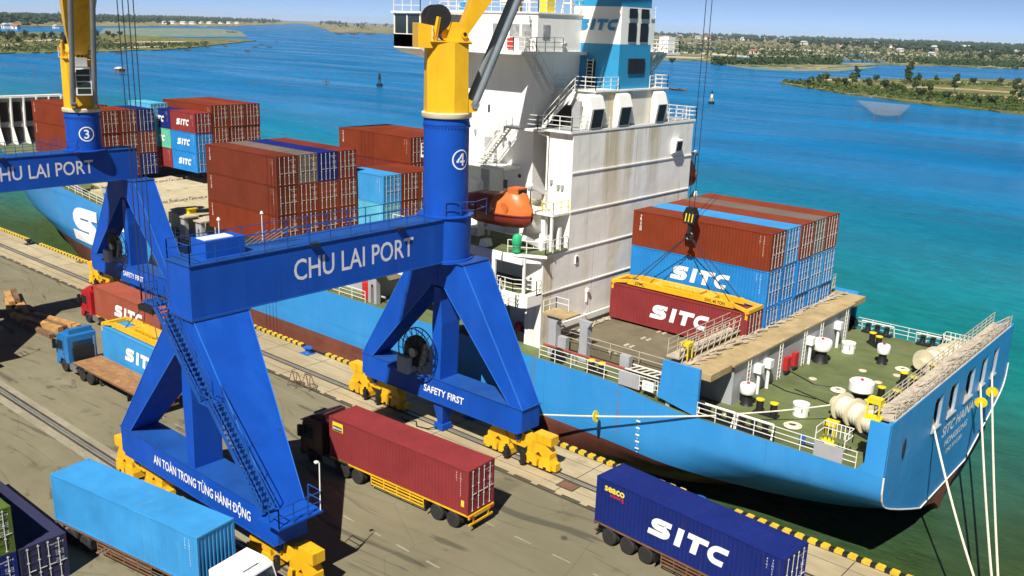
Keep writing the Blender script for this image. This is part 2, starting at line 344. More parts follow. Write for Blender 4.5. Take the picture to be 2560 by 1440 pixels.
# ------------------------------------------------------------------ containers
CW = 2.438
def corr(mb, L, H, org, xd, yd, nd, pitch, depth, ramp_=.3):
    """trapezoid corrugated sheet L long, H high; outermost at org plane, grooves go along -nd"""
    n = max(2, round(L/pitch)); p = L/n; prof = []
    for i in range(n):
        x = i*p; prof += [(x, 0), (x+p*.32, 0), (x+p*.5, -depth), (x+p*.82, -depth)]
    prof.append((L, 0)); o = Vector(org); xd, yd, nd = Vector(xd), Vector(yd), Vector(nd); k = len(prof)
    v = [o+xd*a+nd*b for a, b in prof] + [o+xd*a+nd*b+yd*H for a, b in prof]
    mb.add(v, [(i, i+1, k+i+1, k+i) for i in range(k-1)])
CT = {}
def con_meshes(L, H):
    if (L, H) in CT: return CT[(L, H)]
    h2, w2 = L/2, CW/2; d = {}
    m = MB()
    for sx in (-1, 1):
        for sy in (-1, 1):
            m.box(sx*h2-(.16 if sx > 0 else 0), sx*h2+(0 if sx > 0 else .16), sy*w2-(.10 if sy > 0 else 0), sy*w2+(0 if sy > 0 else .10), .115, H-.115)
            for z in (0, H-.118): m.box(sx*(h2-.088)-.094, sx*(h2-.088)+.094, sy*(w2-.08)-.084, sy*(w2-.08)+.084, z, z+.118)
    for sy in (-1, 1):
        for z in (.02, H-.09): m.box(-h2+.16, h2-.16, sy*w2-(.07 if sy > 0 else 0), sy*w2+(0 if sy > 0 else .07), z, z+.075)
    for sx in (-1, 1):
        for z, hh in ((.02, .11), (H-.12, .11)): m.box(sx*h2-(.09 if sx > 0 else 0), sx*h2+(0 if sx > 0 else .09), -w2+.10, w2-.10, z, z+hh)
    m.box(-h2+.12, h2-.12, -w2+.07, w2-.07, .12, .15)
    d['frame'] = m
    m = MB(); corr(m, L-.32, H-.19, (-h2+.16, -w2+.012, .095), (1, 0, 0), (0, 0, 1), (0, -1, 0), .278, .036); d['side_n'] = m
    m = MB(); corr(m, L-.32, H-.19, (-h2+.16, w2-.012, .095), (1, 0, 0), (0, 0, 1), (0, 1, 0), .278, .036); d['side_f'] = m
    m = MB(); corr(m, L-.18, CW-.13, (-h2+.09, -w2+.065, H-.018), (1, 0, 0), (0, 1, 0), (0, 0, 1), .21, .02)
    d['roof'] = m
    m = MB(); corr(m, CW-.2, H-.24, (-h2+.02, -w2+.10, .12), (0, 1, 0), (0, 0, 1), (-1, 0, 0), .25, .045); d['end'] = m
    for k, s in (('door_l', -1), ('door_r', 1)):
        m = MB(); y0, y1 = (-w2+.11, -.008) if s < 0 else (.008, w2-.11); x = h2-.07
        m.box(x, x+.03, y0, y1, .14, H-.14)
        for z0, z1 in ((.14, .26), (H-.26, H-.14)): m.box(x+.03, x+.055, y0, y1, z0, z1)
        for ya, yb in ((y0, y0+.08), (y1-.08, y1)): m.box(x+.03, x+.055, ya, yb, .26, H-.26)
        for i in range(1, 5): zz = .14+(H-.28)*i/5; m.box(x+.03, x+.05, y0+.08, y1-.08, zz-.05, zz+.05)
        d[k] = m
    m = MB(); x = h2-.004
    m.tube((x, 0, .1), (x, 0, H-.1), .022, 5)
    for z in (.16, H*.33, H*.62, H-.18): m.box(x-.02, x+.022, -.06, .06, z-.03, z+.03)
    m.box(x+.0, x+.03, -.02, .34, H*.42-.018, H*.42+.018)
    d['bar'] = m
    m = MB(); x = h2+.0
    text(m, 'TCNU', (h2-.012, .18, H*.83), (0, 1, 0), (0, 0, 1), width=.36, center=False); text(m, '175437 8', (h2-.012, .56, H*.83), (0, 1, 0), (0, 0, 1), width=.5, center=False)
    text(m, '45G1', (h2-.012, .60, H*.76), (0, 1, 0), (0, 0, 1), width=.26, center=False)
    for i, z in enumerate((.66, .62, .57, .48, .44, .39)): text(m, ('32 500 KG', '71 650 LB', '3 830 KG', '28 670 KG', '63 200 LB', '76.4 CU.M')[i], (h2-.012, .60, H*z), (0, 1, 0), (0, 0, 1), width=.42, center=False)
    d['mark'] = m
    # side markings near the door end (vertical number) for near side
    m = MB()
    for i, ch in enumerate('TCNU175437'): text(m, ch, (h2-.62, -w2+.006, H*(.88-.055*i)), (1, 0, 0), (0, 0, 1), height=.10)
    for i, ch in enumerate('45G1'): text(m, ch, (h2-.95, -w2+.006, H*(.88-.06*i)), (1, 0, 0), (0, 0, 1), height=.10)
    d['code'] = m
    m = MB()
    for i, ch in enumerate('TRITON'): text(m, ch, (-h2+.75, -w2+.006, H*(.86-.075*i)), (1, 0, 0), (0, 0, 1), height=.19, bold=.02)
    d['triton'] = m
    m = MB(); lay(m, LOGO, (0.35 if L > 8 else 0, -w2+.006, H*.48), (1, 0, 0), (0, 0, 1), width=5.0 if L > 8 else 3.0, height=1.15 if L > 8 else .82, shear=.22); d['logo'] = m
    CT[(L, H)] = {k: v.mesh('container_'+k) for k, v in d.items()}
    return CT[(L, H)]
def container(loc, mat, label, L=12.192, H=2.896, rotz=0, marks=('code',), group=None, doors=True, mirror=False, cat='container'):
    D = con_meshes(L, H)
    if mat == 'c_brown': mat = random.choice(('c_brown', 'c_brown', 'c_brown_b', 'c_brown_c', 'c_brown_d'))
    if group: loc = (loc[0]+random.uniform(-.05, .05), loc[1]+random.uniform(-.015, .015), loc[2])
    t = thing('shipping_container', label, cat, loc, group, rotz + (math.pi if mirror else 0))
    child_from(D['frame'], 'frame', t, mat)
    child_from(D['side_n'], 'side_panel', t, mat); child_from(D['side_f'], 'side_panel', t, mat)
    child_from(D['roof'], 'roof_panel', t, mat); child_from(D['end'], 'end_panel', t, mat)
    for k, s in (('door_l', -1), ('door_r', 1)):
        dr = child_from(D[k], 'door', t, mat)
        if doors:
            for yy in (.25, .80): child_from(D['bar'], 'locking_bar', dr, 'galv', (0, s*yy, 0))
            if s > 0: child_from(D['mark'], 'door_marking', dr, 'letter_white')
    for q in marks: child_from(D[q], {'code': 'number_marking', 'triton': 'owner_lettering', 'logo': 'line_logo'}[q], t, 'letter_white')
    return t
# ------------------------------------------------------------------ setting
WZ = -2.6
# water
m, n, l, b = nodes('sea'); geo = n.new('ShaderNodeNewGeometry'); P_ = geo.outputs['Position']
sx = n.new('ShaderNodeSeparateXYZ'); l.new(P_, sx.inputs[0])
sky_tint_noise = noise(n, l, P_, .012, 4, .6)
ad = n.new('ShaderNodeMath'); ad.operation = 'MULTIPLY_ADD'; ad.inputs[1].default_value = 60; l.new(sky_tint_noise, ad.inputs[0]); l.new(sx.outputs[1], ad.inputs[2])
f1 = ramp(n, l, ad.outputs[0], 36, 72); f2 = ramp(n, l, ad.outputs[0], 75, 210)  # olive-teal-blue with distance: view-angle sky reflection painted into the base colour
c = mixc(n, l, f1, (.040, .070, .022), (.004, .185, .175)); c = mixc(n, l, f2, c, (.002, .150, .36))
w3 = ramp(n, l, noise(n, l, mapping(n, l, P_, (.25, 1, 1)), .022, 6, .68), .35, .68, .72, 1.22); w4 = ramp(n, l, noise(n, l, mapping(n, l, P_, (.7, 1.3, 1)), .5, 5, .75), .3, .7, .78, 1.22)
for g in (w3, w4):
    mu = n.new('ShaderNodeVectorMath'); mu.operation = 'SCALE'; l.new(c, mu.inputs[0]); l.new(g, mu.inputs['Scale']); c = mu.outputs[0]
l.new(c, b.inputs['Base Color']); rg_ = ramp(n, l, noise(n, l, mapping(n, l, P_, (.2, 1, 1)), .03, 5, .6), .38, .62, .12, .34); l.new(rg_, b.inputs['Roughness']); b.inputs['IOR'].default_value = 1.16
b.inputs['Specular IOR Level'].default_value = .13
bp_ = n.new('ShaderNodeBump'); bp_.inputs['Strength'].default_value = .75; bp_.inputs['Distance'].default_value = .4
wv = noise(n, l, mapping(n, l, P_, (.6, 1.2, 1)), .95, 5, .7); wv2 = noise(n, l, mapping(n, l, P_, (.8, 1.2, 1)), .09, 3, .5)
mx = n.new('ShaderNodeMath'); mx.operation = 'MULTIPLY_ADD'; mx.inputs[1].default_value = 1.6; l.new(wv2, mx.inputs[0]); l.new(wv, mx.inputs[2])
l.new(mx.outputs[0], bp_.inputs['Height']); l.new(bp_.outputs[0], b.inputs['Normal'])
S = 16000
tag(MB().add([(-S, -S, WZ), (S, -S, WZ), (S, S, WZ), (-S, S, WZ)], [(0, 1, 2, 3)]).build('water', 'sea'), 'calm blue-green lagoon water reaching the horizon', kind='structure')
# quay
def struct(mb, name, mat, label, **k): return tag(mb.build(name, mat, **k), label, kind='structure')
X0, X1 = -420, 160
struct(MB().box(X0, X1, -420, -.02, -8, -.03), 'quay', 'quay_wall', 'concrete quay body standing in the water')
struct(MB().box(X0, X1, -420, -6.05, -.03, 0), 'apron', 'asphalt', 'worn grey-brown asphalt container yard apron')
strip = struct(MB().box(X0, X1, -6.05, 0, -.03, .004), 'quay_edge_strip', 'strip_concrete', 'pale sandy concrete strip along the quay edge')
# slab joints of the strip, drain and crane rails
j = MB()
for x in range(-180, 10, 6): j.box(x-.03, x+.03, -5.9, -.4, .004, .008)
for y in (-1.45, -5.0): j.box(X0, X1, y-.02, y+.02, .004, .008)
j.build('slab_joint', 'rail_groove', strip)
dr = struct(MB().box(X0, X1, -6.32, -6.1, .0, .012), 'drain', 'rail_groove', 'narrow dark drain slot along the pale strip')
x = -140; dm = MB().box(0, 1.5, -6.06, -5.86, .004, .014).mesh('drain_cover')
dm.materials.append(MAT['rail_groove'])
while x < 4:
    o = bpy.data.objects.new('drain_cover', dm); COL.objects.link(o); o.parent = dr; o.location = (x, 0, 0); x += 2.05
for yy, nm in ((-3.8, 'water'), (-23.75, 'land')):
    g = MB().box(X0, X1, yy-.36, yy-.16, .001, .012).box(X0, X1, yy+.16, yy+.36, .001, .012)
    o = struct(g, 'rail_groove', 'rail_groove', 'dark grooves beside the crane rail on the %sside' % nm)
    r_ = MB().box(X0, X1, yy-.04, yy+.04, .0, .05); r_.box(X0, X1, yy-.09, yy-.05, 0, .02).box(X0, X1, yy+.05, yy+.09, 0, .02)
    struct(r_, 'crane_rail', 'steel', 'steel crane rail running along the %sside of the apron' % nm)
    if nm == 'land': struct(MB().box(X0, X1, yy-1.0, yy+.9, 0, .0035), 'rail_bed', 'worn_paint', 'paler worn bed of the landside crane rail')
# kerb
kb = struct(MB().box(X0, X1, -.34, -.01, .0, .05), 'quay_kerb', 'black', 'low black quay kerb with yellow blocks')
BOL = (-121.4, -102, -82, -62.6, -42, -22, -2)
km = MB().prism([(-.25, .04), (.25, .04), (.25, .24), (.19, .30), (-.19, .30), (-.25, .24)], 'y', -.345, .0).mesh('kerb_block')
km.materials.append(MAT['safety_yellow'])
x = -150
while x < 3:
    if all(abs(x-q) > 1.6 for q in BOL):
        o = bpy.data.objects.new('kerb_block', km); COL.objects.link(o); o.parent = kb; o.location = (x, 0, 0)
    x += .82
kq = MB()
x = -150+.41
while x < 3:
    if all(abs(x-q) > 1.5 for q in BOL): kq.box(x-.16, x+.16, -.33, -.012, .05, .23)
    x += .82
kq.build('kerb_gap_block', 'black', kb)
for i, x in enumerate(BOL):
    t = thing('quay_bollard', 'blue mooring bollard on the quay edge beside the red-brown hull' if x == -62.6 else 'dark mooring bollard on the quay edge', 'bollard', (x, -1.0, 0), 'bollards along the quay edge')
    mt = 'bollard_blue' if x in (-62.6, -42, -22) else 'black'
    if x in (-42, -22): t['label'] = 'blue mooring bollard on the quay edge'
    MB().box(x-.55, x+.55, -1.5, -.5, 0, .06).build('base_plate', mt, t)
    MB().lathe((x, -1.0, .05), [(.30, 0), (.24, .1), (.22, .35), (.42, .48), (.44, .56), (.25, .64), (0.02, .66)], 14).build('post', mt, t, True)
    MB().prism([(x-.1, .48), (x+.55, .5), (x+.6, .62), (x-.1, .66)], 'y', -1.15, -.85).build('horn', mt, t)
# worn dashed lane lines
ds = MB()
for i in range(26):
    x = -62 + i*2.45
    ds.add([(x+random.uniform(0, .2), -17.58, .004), (x+1.15, -17.56, .004), (x+1.1, -17.44, .004), (x+random.uniform(0, .1), -17.42, .004)], [(0, 1, 2, 3)])
for i in range(9):
    x = -34 + i*2.9; ds.add([(x, -12.05, .004), (x+1.3, -12.03, .004), (x+1.3, -11.92, .004), (x, -11.9, .004)], [(0, 1, 2, 3)])
struct(ds, 'lane_marking', 'worn_paint', 'worn white dashed lane lines on the asphalt')
# manholes
for (px, py) in ((1420, 1215), (205, 655)):
    p = atz(px, py, 0)
    t = thing('manhole_cover', 'rusty square manhole plate in the pale strip' if px > 1000 else 'square steel pit cover lying by the kerb', 'manhole', (p.x, p.y, 0))
    MB().box(p.x-.7, p.x+.7, p.y-.5, p.y+.5, .004, .02).build('frame', 'rail_groove', t); MB().box(p.x-.6, p.x+.6, p.y-.4, p.y+.4, .02, .03).build('plate', 'trailer_rust', t)
# ------------------------------------------------------------------ far land
def land_mat(name, cols, s):
    m, n, l, b = nodes(name); tc = n.new('ShaderNodeTexCoord'); v = tc.outputs['Object']
    a = ramp(n, l, noise(n, l, mapping(n, l, v, (1, 1.0, 1)), .012*s, 6, .65), .38, .62)
    d = ramp(n, l, noise(n, l, mapping(n, l, v, (1, 1.4, 1)), .035*s, 5, .7), .47, .58)
    e = ramp(n, l, noise(n, l, v, .09*s, 4, .6), .56, .66)
    c = mixc(n, l, a, cols[0], cols[1]); c = mixc(n, l, d, c, cols[2]); c = mixc(n, l, e, c, cols[3])
    l.new(c, b.inputs['Base Color']); b.inputs['Roughness'].default_value = .95; b.inputs['Specular IOR Level'].default_value = .1
land_mat('shore_land', ((.15, .15, .06), (.33, .27, .15), (.05, .075, .03), (.50, .45, .34)), .55)
land_mat('island_land', ((.13, .14, .04), (.20, .18, .08), (.07, .09, .025), (.34, .27, .15)), 1.5)
land_mat('pond_bank', ((.22, .20, .14), (.12, .20, .16), (.10, .22, .20), (.34, .32, .26)), .5)
paint('leaf_a', (.055, .085, .022), .8, var=.4, dirt=0, streak=False, scale=.3, bump=0, spec=.15)
paint('leaf_b', (.032, .062, .024), .8, var=.4, dirt=0, streak=False, scale=.3, bump=0, spec=.15)
paint('leaf_far', (.030, .060, .036), .9, var=.35, dirt=0, streak=False, scale=.01, bump=0, spec=.05)
paint('bark', (.10, .075, .05), .9, dirt=0)
def smooth_edge(pts, k=4, jit=1.0):
    out = []
    for i in range(len(pts)-1):
        a, b = Vector(pts[i]), Vector(pts[i+1])
        for t in range(k):
            q = a.lerp(b, t/k); out.append((q.x, q.y + (random.uniform(-jit, jit) if t else 0)))
    return out + [pts[-1]]
def land(name, outline, z, mat, label):
    top = [atz(x, y, z) for x, y in outline]; n = len(top)
    low = [Vector((q.x, q.y, WZ-1)) for q in top]; c = sum(top, Vector())/n
    mb = MB().add(top+low, [tuple(range(n))] + [(i, n+i, n+(i+1) % n, (i+1) % n) for i in range(n)])
    return struct(mb, name, mat, label), top
front = smooth_edge([(-900, 62), (-400, 66), (0, 66), (300, 65), (560, 66), (640, 63), (760, 60), (810, 72), (830, 80), (980, 84), (1200, 98), (1500, 124), (1640, 148), (1750, 150), (1850, 163), (1950, 170), (2050, 171), (2200, 161), (2400, 166), (2560, 172), (3000, 190)], 6, 1.2)
f3 = [atz(x, y, -1.6) for x, y in front]
back = [CPOS + (q-CPOS).normalized()*14000 for q in f3]
back = [Vector((q.x, q.y, -1.6)) for q in back]
k = len(f3)
mb = MB().add(f3+back+[Vector((q.x, q.y, WZ-2)) for q in f3], [(i, i+1, k+i+1, k+i) for i in range(k-1)] + [(2*k+i, 2*k+i+1, i+1, i) for i in range(k-1)])
struct(mb, 'mainland', 'shore_land', 'far shore with fields, ponds and villages')
land('mudflat', smooth_edge([(-300, 134), (0, 132), (100, 130), (160, 129), (300, 127), (430, 122), (520, 114), (600, 106), (640, 101), (600, 97), (500, 97), (430, 94), (300, 86), (100, 80), (-300, 82)], 5, 1), -1.9, 'island_land', 'low scrubby peninsula across the water')
land('fish_pond_bank', smooth_edge([(250, 82), (400, 92), (620, 92), (600, 78), (540, 72), (260, 70)], 3, .5), -2.2, 'pond_bank', 'pale fish pond banks beyond the peninsula')
isl_o = smooth_edge([(1948, 206), (1985, 203), (2060, 193), (2200, 197), (2350, 195), (2560, 200), (3000, 214), (3000, 345), (2560, 284), (2450, 272), (2330, 261), (2200, 243), (2100, 231), (2010, 217)], 5, 1.5)
land('island', isl_o, -1.8, 'island_land', 'scrub covered sandy island with paths')
land('sandbar', smooth_edge([(1650, 150), (1750, 152), (1860, 170), (1950, 176), (2100, 178), (2200, 168), (2100, 165), (1900, 160), (1700, 146)], 3, .5), -2.1, 'pond_bank', 'thin tidal sandbar before the far shore')
for a in ([(1990, 148), (2120, 150), (2230, 153), (2200, 157), (2080, 158), (1980, 153)], [(1830, 140), (1930, 142), (1950, 146), (1850, 146)], [(2300, 148), (2420, 152), (2400, 156), (2290, 153)], [(1700, 118), (1800, 121), (1790, 124), (1700, 122)], [(2100, 136), (2200, 139), (2190, 142), (2095, 140)]):
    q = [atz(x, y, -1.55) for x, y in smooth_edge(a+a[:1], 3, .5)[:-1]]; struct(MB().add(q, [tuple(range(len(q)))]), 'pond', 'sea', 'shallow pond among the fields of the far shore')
for a in ([(1690, 128), (1790, 133), (1900, 142), (1890, 145), (1780, 137), (1690, 132)], [(1660, 104), (1780, 108), (1780, 110), (1660, 107)], [(1900, 120), (2060, 126), (2060, 129), (1900, 123)], [(2150, 128), (2330, 138), (2330, 140), (2150, 131)], [(60, 100), (150, 98), (150, 101), (60, 104)], [(180, 110), (300, 106), (300, 109), (180, 113)], [(0, 112), (60, 108), (62, 110), (0, 115)], [(1650, 140), (1760, 143), (1760, 145), (1650, 143)], [(2000, 133), (2120, 137), (2120, 139), (2000, 136)], [(2240, 145), (2420, 150), (2420, 152), (2240, 148)], [(2060, 198), (2150, 199), (2150, 201), (2060, 201)], [(2380, 203), (2560, 208), (2560, 211), (2380, 206)], [(300, 118), (420, 114), (420, 116), (300, 121)], [(100, 90), (230, 92), (230, 94), (100, 93)], [(340, 104), (470, 103), (470, 105), (340, 106)]):
    q = [atz(x, y, -1.5) for x, y in a]; struct(MB().add(q, [tuple(range(len(q)))]), 'sand_bank', 'concrete_pale', 'pale sandy bank between the scrub')
# paths and dykes on island
for pts in ([(2180, 218), (2300, 216), (2420, 222), (2560, 232)], [(2330, 235), (2450, 236), (2560, 246)]):
    q = [atz(x, y, -1.7) for x, y in pts]; q2 = [atz(x, y+3, -1.7) for x, y in pts]; nn = len(q)
    struct(MB().add(q+q2, [(i, i+1, nn+i+1, nn+i) for i in range(nn-1)]), 'path', 'strip_concrete', 'pale sandy track across the island')
# trees
def crown(rx, rz, h0, nleaf, sz, lobes=7, seed=1):
    rd = random.Random(seed); mb = MB()
    L = [(Vector((rd.gauss(0, rx*.45), rd.gauss(0, rx*.45), h0+rz*rd.uniform(.1, 1))), rx*rd.uniform(.35, .6)) for _ in range(lobes)]
    for _ in range(nleaf):
        c, r = rd.choice(L); d = Vector((rd.gauss(0, 1), rd.gauss(0, 1), rd.gauss(0, .8))).normalized()
        p = c + d*r*rd.uniform(.7, 1.05); a = Vector((rd.gauss(0, 1), rd.gauss(0, 1), rd.gauss(0, 1))).normalized(); bb = a.cross(d+Vector((.01, .02, .3))).normalized()
        s = sz*rd.uniform(.6, 1.3); mb.add([p-a*s, p+bb*s*.7, p+a*s, p-bb*s*.7], [(0, 1, 2, 3)])
    return mb
CR = []
for i in range(5):
    tall = i in (2, 4)
    cm = crown(1.9 if not tall else 1.3, 2.6 if not tall else 5.5, 1.6, 420, .42, 8 if not tall else 11, 10+i).mesh('crown')
    tm = MB(); tm.tube((0, 0, -.3), (.1, 0, 2.4), .22, 6, .14); tm.tube((.1, 0, 2.2), (-.6, .3, 4), .11, 5, .05); tm.tube((.1, 0, 2.0), (.8, -.3, 3.8), .1, 5, .04); tm.tube((.1, 0, 2.4), (.1, 0, 5), .12, 5, .05)
    tm = tm.mesh('trunk'); CR.append((cm, tm))
def tree(p, sc, kind, label, group, leaf):
    t = thing('shore_tree', label, 'tree', p, group, random.uniform(0, 6)); t.scale = (sc, sc, sc*random.uniform(.85, 1.2))
    child_from(CR[kind][0], 'crown', t, leaf); child_from(CR[kind][1], 'trunk', t, 'bark')
ti = [(2270, 207, 2.2, 4), (2265, 212, 1.6, 2), (2140, 205, 1.9, 2), (2130, 213, 1.5, 0), (2065, 206, 1.5, 0), (2050, 213, 1.2, 1), (2030, 207, .9, 0), (2020, 212, .9, 3), (2090, 214, 1.1, 1), (2110, 219, 1.1, 3), (2170, 222, 1.3, 0),
      (2210, 228, 1.3, 3), (2235, 234, 1.2, 1), (2255, 237, 1.2, 0), (2290, 232, 1.5, 2), (2300, 243, 1.2, 3), (2320, 232, 1.5, 0), (2385, 232, 1.7, 4), (2330, 250, 1.1, 1), (2365, 252, 1.1, 3), (2400, 258, 1.1, 0), (2440, 262, 1.1, 1), (2480, 262, 1.2, 3), (2525, 266, 1.2, 0), (2530, 252, 1.4, 4),
      (2430, 212, 1.1, 3), (2500, 210, 1.2, 1), (2545, 215, 1.3, 0), (2555, 258, 1.5, 2), (2000, 209, .7, 1), (2190, 206, 1, 3), (2340, 205, 1, 1)]
for px, py, sc, kd in ti: tree(atz(px, py, -1.8), sc*1.0, kd, 'tall slender tree rising above the island scrub' if kd in (2, 4) else 'round bushy tree standing on the island', 'tall trees on the island' if kd in (2, 4) else 'bushy trees on the island', 'leaf_b' if kd in (2, 3) else 'leaf_a')
tl = [(85, 100), (110, 103), (130, 98), (48, 110), (30, 96), (20, 105), (270, 92), (284, 97), (243, 94), (300, 90), (5, 92), (65, 92)]
for px, py in tl: tree(atz(px, py, -1.9), 1.7, random.choice((0, 1, 3)), 'dark bushy tree on the low peninsula', 'trees on the peninsula', 'leaf_b')
tr = [(1990, 110, 4), (1965, 106, 4), (1690, 92, 3.4), (1720, 95, 3.4), (2065, 112, 3.6), (2190, 120, 3.6), (2290, 126, 3.4), (2350, 130, 3.4), (2450, 150, 2.2), (2480, 153, 2.2), (2420, 150, 2.2), (1800, 164, 1.6), (1790, 158, 1.4), (1880, 166, 1.3), (1945, 163, 1.3), (1680, 160, 1.4), (1940, 98, 4), (1880, 94, 4), (2520, 140, 3.0), (2550, 146, 3.0)]
for px, py, sc in tr: tree(atz(px, py, -1.6), sc, random.choice((0, 1, 3)), 'dark leafy tree on the far village shore', 'trees on the far shore', 'leaf_b')
# scrub, far wood (uncountable)
def scrub(regions, z, hmin, hmax, sz, cnt, name, mat, label):
    mb = MB()
    for _ in range(cnt):
        x0, y0, x1, y1, th = random.choice(regions); t = random.random()
        p = atz(x0+(x1-x0)*t, y0+(y1-y0)*t + random.uniform(0, th), z); h = random.uniform(hmin, hmax); w_ = h*random.uniform(.7, 1.4)
        for q in range(7):
            c = p + Vector((random.gauss(0, w_*.4), random.gauss(0, w_*.4), random.uniform(.1, h)))
            a = Vector((random.gauss(0, 1), random.gauss(0, 1), random.gauss(0, .7))).normalized()*sz*h; b2 = a.orthogonal().normalized()*sz*h*.8
            mb.add([c-a, c+b2, c+a, c-b2], [(0, 1, 2, 3)])
    tag(mb.build(name, mat), label, kind='stuff')
scrub([(2005, 212, 2560, 278, 6), (2050, 205, 2560, 250, 14), (2100, 215, 2560, 262, 12), (1960, 203, 2100, 215, 5), (2200, 225, 2560, 270, 8), (2250, 203, 2560, 210, 8)], -1.9, .6, 2.2, .35, 1700, 'island_scrub', 'leaf_a', 'dense low green scrub covering the island')
scrub([(0, 120, 480, 112, 10), (0, 100, 300, 100, 20), (200, 112, 520, 108, 7), (-40, 85, 250, 90, 10)], -1.9, 1.2, 3, .35, 900, 'peninsula_scrub', 'leaf_a', 'olive scrub along the low peninsula')
scrub([(1640, 110, 2560, 150, 18), (1640, 95, 2560, 135, 16), (2300, 150, 2560, 160, 10), (1780, 150, 2100, 150, 12), (1640, 100, 2560, 140, 34), (1700, 88, 2560, 128, 14)], -1.6, 1.5, 5, .42, 3600, 'shore_scrub', 'leaf_b', 'dark scrub and hedges on the far shore')
def far_wood():
    mb = MB(); rd = random.Random(3)
    for _ in range(5200):
        px = rd.uniform(-150, 2750); hor = 44 + max(0, px-1150)*.052 if px > 1150 else 44
        near = 14 if px < 700 else (22 if px < 1100 else 22)
        yy = hor + 2.5 + abs(rd.gauss(0, near*.38)) if rd.random() < .85 else hor+rd.uniform(2, near)
        if 690 < px < 800 and yy > 56: continue
        p = atz(px, max(yy, hor+3), -1.6); d = (p-CPOS).length
        if d > 11000: continue
        h = rd.uniform(9, 17)*(1 + d/9000); w_ = h*rd.uniform(.5, 1.3)
        for q in range(5):
            c = p + Vector((rd.gauss(0, w_*.5), rd.gauss(0, w_*.5), h*rd.uniform(.15, .85))); r_ = h*rd.uniform(.22, .4)
            v = [c+Vector((r_*rd.uniform(.7, 1.2), 0, 0)), c+Vector((0, r_*rd.uniform(.7, 1.2), 0)), c-Vector((r_, 0, 0)), c-Vector((0, r_, 0)), c+Vector((0, 0, r_*rd.uniform(.6, 1.2))), c-Vector((0, 0, r_))]
            mb.add(v, [(0, 1, 4), (1, 2, 4), (2, 3, 4), (3, 0, 4), (1, 0, 5), (2, 1, 5), (3, 2, 5), (0, 3, 5)])
    tag(mb.build('far_wood', 'leaf_far'), 'dark far-off belt of trees along the horizon', kind='stuff')
far_wood()
# village houses on far shore
paint('house_wall', (.72, .70, .64), .8, var=.1, dirt=.2)
paint('roof_red', (.36, .12, .07), .8, var=.2, dirt=.2); paint('roof_grey', (.50, .50, .50), .7, var=.2, dirt=.2)
hs = [(1660, 93), (1668, 97), (1702, 90), (1735, 92), (1745, 97), (1800, 98), (1812, 95), (1856, 101), (1958, 101), (1968, 103), (1975, 100), (2052, 106), (2062, 104), (2130, 110), (2140, 112), (2163, 113), (2185, 114), (2205, 112), (2232, 120), (2290, 123), (2340, 126), (2395, 127), (2410, 126), (2423, 124), (2486, 133), (2554, 139), (2530, 135), (1770, 99), (1905, 102), (2010, 112), (2100, 118), (2250, 130), (2330, 140), (1885, 135), (15, 71), (25, 70), (40, 72), (140, 71)]
for i, (px, py) in enumerate(hs):
    p = atz(px, py, -1.6); d = (p-CPOS).length; s = max(8, min(22, d*.006)); s *= random.uniform(.7, 1.2); hh = s*.5
    red = i % 3 == 0
    t = thing('village_house', 'small white house with %s roof on the far shore' % ('red' if red else 'pale grey'), 'house', p, 'red roofed houses on the far shore' if red else 'grey roofed houses on the far shore', random.uniform(-.5, .5))
    x, y, z = p
    MB().box(x-s*.6, x+s*.6, y-s*.4, y+s*.4, z-.5, z+hh).build('wall', 'house_wall', t)
    MB().prism([(y-s*.5, z+hh), (y+s*.5, z+hh), (y, z+hh+s*.22)], 'x', x-s*.66, x+s*.66).build('roof', 'roof_red' if red else 'roof_grey', t)
    MB().box(x-s*.12, x+s*.12, y-s*.402, y-s*.396, z, z+hh*.7).build('door', 'dark_gap', t)
for i in range(9):
    px = 412 + i*23 + random.uniform(-3, 3); p = atz(px, 60+random.uniform(-1, 1), -1.6); s = 16
    t = thing('waterside_shed', 'long low white shed in a row on the far shore', 'shed', p, 'white sheds in a row on the far shore'); x, y, z = p
    MB().box(x-s, x+s, y-6, y+6, z-.5, z+8).build('wall', 'house_wall', t); MB().prism([(y-7, z+8), (y+7, z+8), (y, z+11)], 'x', x-s-1, x+s+1).build('roof', 'roof_grey', t)
